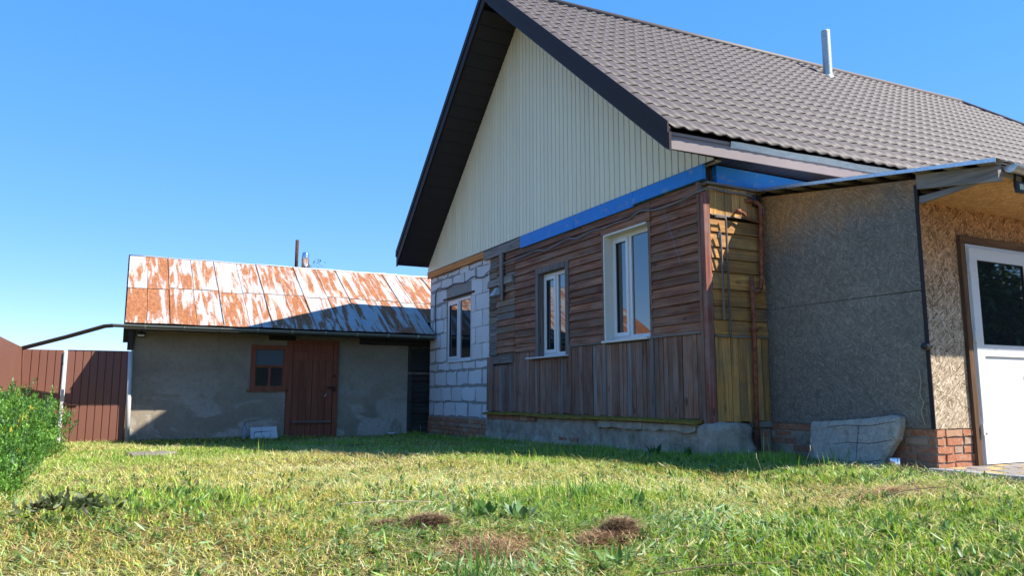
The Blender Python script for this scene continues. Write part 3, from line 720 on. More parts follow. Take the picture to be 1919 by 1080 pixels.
# ================================================================== PORCH
porch = thing('porch', 'lean-to porch clad in weathered chipboard with a brick base', 'porch', (8, 5.4, 0))
XP, YD = 6.56, 4.42
def zp(y): return 2.672 + .147 * (y - 4.0)     # underside of the porch roof
def build_porch():
    side = box('side_wall', (6.585, 6.65, YD + .02, 6.39, .385, 2.7), MT['darkboard'], porch)
    def panel(y0, y1, z0, za, zb): prism('chipboard_panel', 'x', [(y0, z0), (y1, z0), (y1, zb), (y0, za)], 6.568, 6.583, MT['osb_side'], side)
    panel(YD - .0, 6.39, .385, 1.655, 1.66); panel(YD - .0, 6.39, 1.663, zp(YD) - .02, zp(6.39) - .02)
    prism('corner_strip', 'x', [(YD - .012, .385), (YD + .028, .385), (YD + .022, 2.66), (YD - .012, 2.66)], 6.556, 6.566, MT['trim'], side)
    front = boxes('front_wall', [(6.6, 7.125, YD + .02, YD + .1, .385, 2.6), (8.315, 9.6, YD + .02, YD + .1, .02, 2.6), (7.125, 8.315, YD + .02, YD + .1, 2.16, 2.6)], MT['darkboard'], porch)
    for (x0, x1, z0, z1) in ((6.568, 7.105, .385, 1.66), (6.568, 7.105, 1.663, 2.53), (7.110, 8.315, 2.16, 2.53), (8.320, 9.6, .385, 1.66), (8.320, 9.6, 1.663, 2.53)):
        box('chipboard_panel', (x0, x1, YD, YD + .015, z0, z1), MT['osb_front'], front)
    # brick base, both faces
    base = boxes('brick_base', [(6.585, 7.125, YD + .012, 4.7, -.3, .382), (6.585, 6.75, 4.7, 6.39, -.3, .382)], MT['bedmortar'], porch); box('brick_return', (8.335, 9.6, YD + .012, 4.7, -.3, .382), MT['bedmortar'], base)
    for r in range(5):
        z0 = .008 + r * .075
        off = .06 if r % 2 else 0
        y = YD + .01 - off
        while y < 6.3:
            a, b = max(y, YD + .01), y + (.24 if random.random() > .25 else .12)
            if b - a > .05: prism('brick', 'x', ragged(a + .008, b - .008, z0 + .007, z0 + .066, .005, 2), 6.568 + random.uniform(0, .012), 6.62, MT['brick'], base)
            y = b + .004
        x = 6.572 - .12 * (r % 2)
        while x < 7.115:
            a, b = max(x, 6.572), min(x + random.choice((.24, .13, .25)), 7.120)
            if b - a > .04: prism('brick', 'y', ragged(a + .008, b - .008, z0 + .007, z0 + .066, .005, 2), YD - random.uniform(-.006, .008), YD + .05, MT['brick'], base)
            x = b + .004
    box('base_plaster', (6.575, 6.6, 5.0, 6.38, -.2, .30), MT['plinth'], base)
    # wooden casing
    cs = box('door_casing', (7.110, 7.183, YD - .035, YD - .001, .02, 2.155), MT['doorwood'], porch); box('casing_post', (8.260, 8.335, YD - .035, YD - .001, .02, 2.155), MT['doorwood'], cs)
    box('casing_head', (7.110, 8.335, YD - .036, YD - .002, 2.156, 2.225), MT['doorwood_x'], cs)
    # plastic door
    d = boxes('door', [(7.184, 7.225, YD - .02, YD + .05, .03, 2.15), (8.220, 8.259, YD - .02, YD + .05, .03, 2.15), (7.225, 8.220, YD - .02, YD + .05, 2.105, 2.15), (7.225, 8.220, YD - .02, YD + .05, .03, .055)], MT['pvc'], porch); d['label'] = 'white plastic door with dark glass'
    x0, x1, z0, z1, t = 7.220, 8.225, .05, 2.11, .115
    boxes('leaf', [(x0, x0 + t, YD - .045, YD, z0, z1), (x1 - t, x1, YD - .045, YD, z0, z1), (x0 + t, x1 - t, YD - .045, YD, z1 - t, z1), (x0 + t, x1 - t, YD - .045, YD, z0, z0 + t), (x0 + t, x1 - t, YD - .045, YD, 1.06, 1.17)], MT['pvc'], d)
    box('lower_panel', (x0 + t, x1 - t, YD - .03, YD, z0 + t, 1.06), MT['pvc'], d)
    box('pane', (x0 + t, x1 - t, YD - .028, YD - .02, 1.17, z1 - t), MT['glass'], d)
    q = .008
    boxes('gasket', [(x0 + t, x1 - t, YD - .04, YD - .0285, 1.17, 1.17 + q), (x0 + t, x1 - t, YD - .04, YD - .0285, z1 - t - q, z1 - t), (x0 + t, x0 + t + q, YD - .04, YD - .0285, 1.17 + q, z1 - t - q), (x1 - t - q, x1 - t, YD - .04, YD - .0285, 1.17 + q, z1 - t - q)], MT['gasket'], d)
    for zz in (.32, 1.2, 1.86): 
        h = boxes('hinge', [(7.187, 7.215, YD - .06, YD - .02, zz, zz + .1), (7.215, 7.275, YD - .058, YD - .045, zz + .02, zz + .08)], MT['pvc'], d)
    hd = tube('handle', smooth_path([(8.165, YD - .05, 1.0), (8.165, YD - .095, 1.0), (8.135, YD - .1, 1.0), (8.045, YD - .1, .985)]), .011, MT['pvc'], d)
    box('handle_plate', (8.148, 8.182, YD - .056, YD - .045, .9, 1.08), MT['pvc'], d)
    # roof
    def slope(name, x0, x1, y0, y1, zo, th, mat, par):
        return mesh(name, [(x, y, zp(y) + o) for x in (x0, x1) for (y, o) in ((y0, zo), (y1, zo), (y1, zo + th), (y0, zo + th))], [(0, 1, 2, 3), (7, 6, 5, 4), (0, 4, 5, 1), (1, 5, 6, 2), (2, 6, 7, 3), (3, 7, 4, 0)], mat, par)
    rf = thing_part('roof', porch)
    vs = []
    for i in range(68):
        x = 6.46 + i * .05; h = .012 if i % 4 in (0, 1) else 0
        vs += [(x, 3.62, zp(3.62) + .055 + h), (x, 6.37, zp(6.37) + .055 + h)]
    mesh('roof_sheet', vs, [(2 * i, 2 * i + 1, 2 * i + 3, 2 * i + 2) for i in range(67)], MT['galv'], rf)
    slope('edge_trim', 6.452, 6.46, 3.62, 6.37, .03, .035, MT['galv'], rf)
    y = 3.66
    while y < 6.3:
        slope('batten', 6.475, 9.7, y, y + .13, .022, .03, MT['grey_x'], rf); y += .30
    slope('rafter', 6.545, 6.60, 3.66, YD - .016, -.12, .14, MT['grey_h'], rf); slope('rafter', 9.55, 9.6, 3.72, YD - .005, -.12, .14, MT['grey_h'], rf)
    prism('bracket_board', 'x', [(YD - .016, 2.47), (YD - .016, 2.545), (3.70, 2.562), (3.70, 2.545)], 6.57, 6.60, MT['grey_h'], rf)
    mesh('soffit', [(6.605, YD + .01, 2.50), (9.54, YD + .01, 2.50), (9.54, 3.68, 2.555), (6.605, 3.68, 2.555), (6.605, YD + .01, 2.515), (9.54, YD + .01, 2.515), (9.54, 3.68, 2.57), (6.605, 3.68, 2.57)], BF, MT['osb_top'], rf)
    box('front_board', (6.605, 9.54, 3.66, 3.678, 2.55, 2.66), MT['grey_x'], rf)
    # half-round gutter
    prof = [(3.60 + .062 * math.cos(a), 2.635 + .062 * math.sin(a)) for a in [math.pi + math.pi * k / 12 for k in range(13)]]
    inner = [(3.60 + .056 * math.cos(a), 2.635 + .056 * math.sin(a)) for a in [math.pi + math.pi * k / 12 for k in range(13)]][::-1]
    g = prism('gutter', 'x', prof + inner, 6.62, 9.7, MT['galv'], porch)
    prism('gutter_end', 'x', prof, 6.618, 6.6215, MT['galv'], g)
    for xx in (6.9, 7.7, 8.5, 9.3): prism('bracket', 'x', [(p[0], p[1] - .006) for p in prof] + [(q[0], q[1] - .006) for q in inner], xx, xx + .025, MT['galv'], g)
def thing_part(name, parent):
    """a part that only groups its pieces: thin wall plate so that it is a mesh of its own"""
    return box(name, (6.62, 9.55, 6.30, 6.37, zp(6.3) - .12, zp(6.3) + .0), MT['grey_x'], parent)
build_porch()

# ================================================================== SHED
shed = thing('shed', 'low rendered shed with rusty sheet metal roof and red door', 'shed', (3, 16.5, -.14))
SY, SE = 15.2, 14.5           # front wall, eave
RZ0, RY, RZ1 = 1.93, 17.1, 3.52
def zs(y): return RZ0 + (RZ1 - RZ0) * (y - SE) / (RY - SE)
SHEDX = [0.0, .72, 1.61, 2.47, 3.27, 4.22, 5.33, 6.3, 7.1]
def build_shed():
    wall = boxes('wall', [(.17, 2.21, SY, SY + .3, -.35, 2.2), (2.21, 2.86, SY, SY + .3, -.35, .81), (2.21, 2.86, SY, SY + .3, 1.64, 2.2), (2.86, 3.86, SY, SY + .3, 1.75, 2.2), (3.86, 5.35, SY, SY + .3, -.35, 2.2), (5.35, 7.0, SY + .06, SY + .3, -.35, 2.2)], MT['render'], shed)
    mesh('end_wall', [(.171, SY + .3, -.35), (.171, 19.6, -.35), (.171, 19.6, 2.1), (.171, RY, 3.45), (.171, SY + .3, 2.3), (.4, SY + .3, -.35), (.4, 19.6, -.35), (.4, 19.6, 2.1), (.4, RY, 3.45), (.4, SY + .3, 2.3)],
         [(0, 1, 2, 3, 4), (9, 8, 7, 6, 5), (0, 5, 6, 1), (1, 6, 7, 2), (2, 7, 8, 3), (3, 8, 9, 4), (4, 9, 5, 0)], MT['render'], shed)
    boxes('rear_wall', [(.4, 7.0, 19.3, 19.6, -.35, 2.1)], MT['render'], shed)
    # rough stones of the footing
    x = .3
    while x < 2.8: 
        w = random.uniform(.1, .3); prism('footing_stone', 'y', ragged(x, x + w - .02, -.2, -.095 + random.uniform(-.01, .02), .01, 2), SY - .03, SY + .02, MT['stone'], wall); x += w + random.choice((.0, .05))
    # boarded field beside the house
    bw = box('board_field', (5.35, 6.9, SY + .03, SY + .06, -.2, 1.95), MT['darkpost'], shed)
    z = -.12
    while z < 1.7: box('plank', (5.42, 6.9, SY - .0, SY + .03, z, z + .2), MT['darkboard'], bw, .006); z += random.choice((.21, .225))
    box('post', (5.345, 5.43, SY - .05, SY + .03, -.2, 1.12), MT['darkpost'], bw, .006); box('rail', (5.345, 6.9, SY - .05, SY - .005, 1.12, 1.17), MT['grey_x'], bw, .006)
    box('wall_beam', (4.3, 5.9, SY - .06, SY - .001, 1.72, 1.84), MT['darkboard'], shed, .004); box('wall_beam', (2.5, 3.0, SY - .05, SY - .001, 1.75, 1.86), MT['darkboard'], shed, .004)
    # roof: deck, sheets, seams
    xr0, xr1 = -.02, 5.66
    deck = mesh('roof', [(0, SE + .06, zs(SE + .06) - .05), (5.64, SE + .06, zs(SE + .06) - .05), (5.64, 14.95, zs(14.95) - .05), (7.0, 14.95, zs(14.95) - .05), (7.0, RY, RZ1 - .05), (0, RY, RZ1 - .05), (7.0, 19.7, 1.92), (0, 19.7, 1.92)],
                [(0, 1, 2, 5), (2, 3, 4, 5), (5, 4, 6, 7)], MT['darkboard'], shed)
    for i in range(len(SHEDX) - 1):
        a, b = SHEDX[i], SHEDX[i + 1]; mid = (a + b) / 2 + random.uniform(-.03, .03)
        for (p, q) in ((a, mid), (mid, b)) if not a < 5.66 < b else ((a, 5.665), (5.665, b)):
            ym = 15.78 + random.uniform(-.06, .06)
            for (y0, y1, up) in ((SE, ym + .03, 0), (ym, RY, 1)):
                if q > 5.67:
                    if p < 5.6 and up == 0: q2 = 5.665
                    else: q2 = q
                    if p >= 5.6: y0 = max(y0, 14.95)
                else: q2 = q
                lift = .012 if up else 0.0
                sk = random.uniform(-.008, .008); n = 5; vs = []
                for k in range(n + 1):
                    t = k / n; y = y0 + (y1 - y0) * t
                    for xx in (p + .004, (p + q2) / 2, q2 - .004):
                        hgt = .004 * math.sin(7 * xx + 5 * y) + random.uniform(-.003, .003)
                        vs.append((xx + sk * t, y, zs(y) + .0 + lift * (1 - t) + hgt))
                fs = [(k * 3 + c, k * 3 + c + 1, k * 3 + c + 4, k * 3 + c + 3) for k in range(n) for c in range(2)]
                mesh('roof_sheet', vs, fs, MT['rustsheet'], deck, recalc=False)
        if i:
            y0 = SE if a < 5.6 else 14.95
            vs = [(a + s, y, zs(y) + h) for y in (y0, RY) for (s, h) in ((-.012, 0), (-.006, .03), (.006, .03), (.012, 0))]
            mesh('standing_seam', vs, [(0, 1, 5, 4), (1, 2, 6, 5), (2, 3, 7, 6), (0, 3, 2, 1), (4, 5, 6, 7)], MT['rustsheet'], deck)
    mesh('rear_sheet', [(-.02, RY, RZ1 + .004), (7.1, RY, RZ1 + .004), (7.1, 19.75, 1.9), (-.02, 19.75, 1.9)], [(0, 1, 2, 3)], MT['rustsheet'], deck)
    vs, fs = tubev([(x, RY, RZ1 + .005 + .006 * math.sin(x * 5)) for x in np.arange(-.02, 7.12, .3)], .022, 6); mesh('ridge_roll', vs, fs, MT['galv'], deck, smooth=True)
    boxes('eave_board', [(-.01, 5.65, SE + .03, SE + .055, 1.80, 1.905)], MT['darkboard'], deck); 
    mesh('eave_soffit', [(0, SE + .05, 1.86), (5.64, SE + .05, 1.86), (5.64, SY, 1.99), (0, SY, 1.99)], [(0, 1, 2, 3)], MT['darkboard'], deck)
    boxes('barge_board', [(.0, .025, SE + .06, SE + .08, 1.80, 1.88)], MT['darkboard'], deck)
    # gutter
    yc, zc, r = SE - .06, 1.885, .055
    A = [math.pi * (1 + k / 10) for k in range(11)]
    prof = [(yc + r * math.cos(a), zc + r * math.sin(a)) for a in A]; inn = [(yc + (r - .005) * math.cos(a), zc + (r - .005) * math.sin(a)) for a in A][::-1]
    g = prism('gutter', 'x', prof + inn, -.20, 5.655, MT['gutter'], shed)
    for xx in np.arange(.3, 5.6, .62):
        pr = [(yc + (r + .004) * math.cos(a), zc + (r + .004) * math.sin(a)) for a in A]
        prism('bracket', 'x', pr + [(y, z) for y, z in prof][::-1], xx, xx + .03, MT['galv'], g)
    # window
    w = boxes('window', [(2.19, 2.27, SY - .045, SY + .03, .80, 1.65), (2.80, 2.862, SY - .045, SY + .03, .80, 1.65), (2.27, 2.80, SY - .045, SY + .03, 1.56, 1.65), (2.14, 2.90, SY - .05, SY + .03, .765, .80), (2.27, 2.80, SY - .04, SY + .03, .80, .865),
                         (2.27, 2.80, SY - .03, SY + .02, 1.215, 1.265), (2.515, 2.56, SY - .03, SY + .02, .865, 1.215)], MT['reddoor'], shed); w['label'] = 'small red framed window with three panes'
    boxes('inner_frame', [(2.27, 2.295, SY - .02, SY + .02, .865, 1.215), (2.775, 2.80, SY - .02, SY + .02, .865, 1.215)], MT['reddoor'], w)
    box('pane', (2.295, 2.515, SY + .0, SY + .01, .865, 1.215), MT['oldglass'], w); box('pane', (2.56, 2.775, SY + .0, SY + .01, .865, 1.215), MT['oldglass'], w); box('pane', (2.27, 2.80, SY + .0, SY + .01, 1.265, 1.56), MT['curtain'], w)
    # door
    d = boxes('door', [(2.863, 2.965, SY - .05, SY + .05, -.14, 1.76), (3.77, 3.87, SY - .05, SY + .05, -.14, 1.76), (2.965, 3.77, SY - .05, SY + .05, 1.70, 1.76)], MT['reddoor'], shed); d['label'] = 'weathered red-brown plank door'
    for k, (a, b) in enumerate(((2.97, 3.1), (3.1, 3.25), (3.25, 3.36), (3.36, 3.48), (3.48, 3.62), (3.62, 3.765))):
        box('plank', (a + .003, b - .003, SY - .02 - random.uniform(0, .006), SY + .02, -.12, 1.36), MT['reddoor'], d, .003)
    for a in (3.115, 3.50): box('cover_strip', (a, a + .045, SY - .045, SY - .018, .2, 1.36), MT['reddoor'], d, .004)
    box('upper_board', (2.97, 3.765, SY - .03, SY + .02, 1.365, 1.53), MT['reddoor'], d, .003); box('upper_board', (2.97, 3.765, SY - .015, SY + .02, 1.54, 1.70), MT['reddoor'], d, .003)
    box('ledge', (2.985, 3.75, SY - .075, SY - .025, .155, .19), MT['grey_x'], d, .004)
    box('hasp', (3.64, 3.83, SY - .07, SY - .052, .83, .86), MT['darkrust'], d); box('hasp', (3.76, 3.82, SY - .07, SY - .052, 1.04, 1.09), MT['darkrust'], d)
    box('padlock', (3.755, 3.815, SY - .095, SY - .071, .76, .84), MT['darkrust'], d, 0, .006)
    tube('pull_handle', smooth_path([(3.60, SY - .03, .66), (3.60, SY - .08, .66), (3.64, SY - .08, .72), (3.64, SY - .03, .76)]), .008, MT['galv'], d)
    # small floodlight bracket end board at the corner
    box('corner_beam', (.06, .165, SY - .08, SY + .3, 1.5, 1.86), MT['darkpost'], shed, .004)
    # chimneys
    p = tube('stove_pipe', [(3.36, 17.2, 3.3), (3.36, 17.2, 4.18)], .038, MT['darkrust'], shed, 10); p['label'] = 'thin rusty stove pipe'
    p = lathe('steel_flue', [(.085, 0), (.085, .34), (.09, .345), (.09, .36), (.078, .45), (.06, .49), (.05, .49)], (3.56, 17.22, 3.42), MT['steel'], shed, 18); p['label'] = 'short shiny steel flue with tapered cap'
build_shed()

def trough(name, path, r, mat, label, cat):
    """open half-round channel along a path"""
    path = [Vector(p) for p in path]; vs = []; n = 9
    for i, p in enumerate(path):
        t = (path[min(i + 1, len(path) - 1)] - path[max(i - 1, 0)]).normalized(); s = t.cross(Vector((0, 0, 1))).normalized(); u = s.cross(t)
        for rr in (r, r - .006):
            rng = range(n) if rr == r else range(n - 1, -1, -1)
            for k in rng: a = math.pi * (1 + k / (n - 1)); vs.append(p + s * math.cos(a) * rr + u * math.sin(a) * rr)
    m = 2 * n; fs = [(i * m + k, i * m + (k + 1) % m, (i + 1) * m + (k + 1) % m, (i + 1) * m + k) for i in range(len(path) - 1) for k in range(m)] + [tuple(range(m)), tuple(range(len(path) * m - 1, (len(path) - 1) * m - 1, -1))]
    return tag(mesh(name, vs, fs, mat), label, cat)
trough('drain_trough', [(-.18, 14.44, 1.885), (-.3, 14.45, 1.87), (-.85, 14.6, 1.68), (-1.42, 14.75, 1.50), (-1.52, 14.78, 1.47)], .06, MT['gutterbrown'], 'dark drain channel sloping from shed gutter down to the brown fence', 'gutter')

# ================================================================== FENCE AND GATE
def ribbed(name, axis, a0, a1, other, z0, z1, parent, mat=None, pitch=.115, flip=1):
    """one fence sheet: separate pans between narrow ribs"""
    n = max(1, round((a1 - a0) / pitch)); w = (a1 - a0) / n
    for i in range(n):
        a, b = a0 + i * w, a0 + (i + 1) * w
        prof = [(a, 0), (a + .006, -.014 * flip), (b - .012, -.014 * flip), (b - .006, 0), (b, 0)]
        vs = []
        for z in (z0, z1):
            for (p, o) in prof: vs.append((p, other + o, z) if axis == 'x' else (other + o, p, z))
        k = len(prof); mesh(name, vs, [(q, q + 1, k + q + 1, k + q) for q in range(k - 1)], mat or MT['fence'], parent, recalc=False)
FY = 15.16
def build_fence():
    f = thing('back_fence', 'short brown ribbed metal fence section beside the gate', 'fence', (-1.2, FY, -.14))
    ribbed('fence_strip', 'x', -1.49, -.905, FY, -.14, 1.46, f); boxes('rail', [(-1.49, -.905, FY + .004, FY + .04, .2, .25), (-1.49, -.905, FY + .004, FY + .04, 1.2, 1.25)], MT['fence'], f)
    g = thing('gate', 'brown ribbed metal gate between two pale posts next to shed', 'gate', (-.35, FY, -.14))
    ribbed('gate_strip', 'x', -.845, .105, FY, -.15, 1.455, g); boxes('gate_frame', [(-.845, .105, FY + .004, FY + .04, .1, .15), (-.845, .105, FY + .004, FY + .04, 1.3, 1.35)], MT['fence'], g)
    box('gate_cap', (-.85, .11, FY - .018, FY + .02, 1.456, 1.468), MT['gutterbrown'], g)
    box('gate_latch', (-.78, -.64, FY - .04, FY - .018, .515, .53), MT['darkrust'], g); box('gate_latch', (-.85, -.80, FY - .06, FY - .018, .53, .56), MT['darkrust'], g)
    p = tag(box('fence_post', (-.9, -.852, FY - .05, FY + .0, -.2, 1.44), MT['fencepost'], None, 0, .006), 'pale square post between brown fence section and gate', 'post')
    p = tag(tube('downpipe_post', [(.165, FY - .08, -.3), (.125, FY - .08, 1.46)], .04, MT['fencepost'], None, 12), 'pale round post between gate and shed wall', 'post')
    s = thing('side_fence', 'long brown ribbed metal fence running behind the green hedge', 'fence', (-1.49, 8, 0))
    ribbed('fence_strip', 'y', -2.0, 15.15, -1.49, -.25, 1.47, s, flip=-1); boxes('rail', [(-1.535, -1.495, -2, 15.15, .2, .25), (-1.535, -1.495, -2, 15.15, 1.2, 1.25)], MT['fence'], s)
build_fence()

# ================================================================== SMALL THINGS ON THE WALLS
CAB = [(14.792, 1.835), (14.52, 1.883), (14.539, 2.336), (14.469, 2.849), (14.028, 2.805), (13.558, 2.852), (13.033, 2.814), (12.639, 2.871), (12.353, 2.802), (12.012, 2.822), (11.686, 2.878), (11.161, 2.9), (10.616, 2.91), (10.179, 2.932), (9.852, 2.884), (9.515, 2.915), (9.181, 2.942), (8.935, 2.896), (8.556, 2.937), (8.302, 2.91), (8.027, 2.93), (7.72, 2.92), (7.481, 2.972), (7.251, 2.935), (6.939, 2.915), (6.671, 2.933), (6.527, 2.95), (6.30, 2.962)]
def build_wall_things():
    path = [(5.625 if y < 11.4 and y > 11 else 5.64, y, z) for y, z in CAB if y < 12.1] + [(5.72, 6.27, 2.985), (5.86, 6.325, 2.992), (6.014, 6.325, 2.985), (6.291, 6.325, 2.985), (6.44, 6.32, 2.95), (6.52, 6.30, 2.86), (6.53, 6.30, 2.75)]
    tag(tube('power_cable', smooth_path(path, 4), .0095, MT['cable'], None, 6), 'grey power cable sagging across the brown boards below the blue boards', 'cable')
    path = [(5.69, y, z) for y, z in CAB if y > 12.0]
    tag(tube('power_cable', smooth_path(path, 4), .0095, MT['cable_dark'], None, 6), 'dark cable running up and across the white block wall', 'cable')
    # gas pipe
    g = thing('gas_pipe', 'rusty red pipe running down the yellow boarded wall', 'pipe', (6.3, 6.295, 0))
    tube('riser', [(6.25, 6.285, -.15), (6.29, 6.285, 1.40), (6.285, 6.285, 2.02)], .026, MT['rust'], g, 10); lathe('flange', [(.05, 0), (.05, .012), (.026, .014), (.05, .02), (.05, .034)], (6.29, 6.285, 1.40), MT['rust'], g, 12)
    tube('upper_pipe', smooth_path([(6.285, 6.285, 1.86), (6.355, 6.285, 1.86), (6.43, 6.285, 1.95), (6.46, 6.285, 2.5), (6.47, 6.285, 2.8), (6.455, 6.285, 2.88), (6.37, 6.305, 2.92), (6.295, 6.355, 2.92)]), .024, MT['rust'], g, 10)
    tube('branch_pipe', smooth_path([(6.13, 6.355, 2.76), (6.13, 6.295, 2.76), (6.2, 6.285, 2.75), (6.28, 6.285, 2.69), (6.46, 6.285, 2.67)]), .016, MT['rust'], g, 8); lathe('valve', [(.03, 0), (.03, .05)], (6.13, 6.285, 2.735), MT['rust'], g, 10)
    lathe('lower_sleeve', [(.04, 0), (.042, .38), (.034, .42)], (6.253, 6.285, -.1), MT['darkrust'], g, 12)
    tag(box('junction_box', (6.40, 6.5, 6.295, 6.347, 2.86, 3.0), MT['black'], None, 0, .008), 'small black box where the cable ends under the porch roof', 'junction box')
    # two old rods
    tag(tube('wall_rod', smooth_path([(5.79, 6.300, 2.665), (5.93, 6.300, 2.668), (5.945, 6.300, 2.64), (5.95, 6.300, 2.0), (5.965, 6.315, 1.33)]), .012, MT['grey_v'], None, 8), 'longer bent rod standing on the yellow boards', 'rod')
    tag(tube('wall_rod', smooth_path([(5.83, 6.315, 2.42), (5.845, 6.300, 2.5), (5.86, 6.300, 2.42), (5.868, 6.300, 1.95), (5.875, 6.310, 1.50)]), .012, MT['grey_v'], None, 8), 'shorter hooked rod leaning on the yellow boards by corner', 'rod')
    # lamp on the patched boards
    l = thing('wall_lamp', 'small grey cone lamp on the patched brown boards', 'lamp', (5.64, 11.5, 2.45))
    box('mount', (5.62, 5.662, 11.42, 11.5, 2.44, 2.53), MT['black'], l, 0, .005)
    mesh('lamp_shade', [(5.5, 11.37, 2.36), (5.5, 11.57, 2.36), (5.62, 11.57, 2.38), (5.62, 11.37, 2.38), (5.58, 11.42, 2.5), (5.58, 11.5, 2.5), (5.63, 11.5, 2.5), (5.63, 11.42, 2.5)], BF, MT['lampgrey'], l)
    # floodlight at porch
    f = thing('floodlight', 'small black floodlight hanging under the porch gutter', 'floodlight', (6.84, 3.73, 2.48))
    box('housing', (6.785, 6.895, 3.64, 3.675, 2.43, 2.53), MT['black'], f, 0, .006); box('lens', (6.81, 6.87, 3.636, 3.6395, 2.455, 2.505), MT['sensor'], f); boxes('yoke', [(6.775, 6.783, 3.645, 3.67, 2.47, 2.58), (6.897, 6.905, 3.645, 3.67, 2.47, 2.58), (6.775, 6.905, 3.645, 3.67, 2.58, 2.59)], MT['black'], f)
    f = thing('floodlight', 'tiny black floodlight under the shed eave above gate post', 'floodlight', (.27, SY - .06, 1.76))
    box('housing', (.2, .34, SY - .1, SY - .05, 1.72, 1.81), MT['black'], f, 0, .006); box('lens', (.215, .325, SY - .106, SY - .1005, 1.735, 1.77), MT['sensor'], f); box('arm', (.25, .29, SY - .06, SY + .001, 1.80, 1.83), MT['black'], f)
    k = thing('door_buzzer', 'black round knob on the corner of the chipboard wall', 'knob', (6.5, 4.4, 1.13))
    lathe('stem', [(.012, 0), (.012, .06)], (6.52, 4.40, 1.13), MT['black'], k, 10, 'x'); lathe('cap', [(.03, 0), (.034, .01), (.034, .05), (.03, .06)], (6.465, 4.40, 1.13), MT['black'], k, 16, 'x')
    tag(tube('dangling_string', smooth_path([(6.558, 4.53, .93), (6.55, 4.51, .82), (6.55, 4.53, .70), (6.55, 4.50, .62), (6.545, 4.525, .54), (6.55, 4.5, .42)]), .005, MT['hayplain'], None, 5), 'frayed pale string hanging down the grey chipboard corner', 'string')
MT['hayplain'] = m_plain('pale_fibre', (.38, .33, .24), .9, .1, bump=0)
build_wall_things()

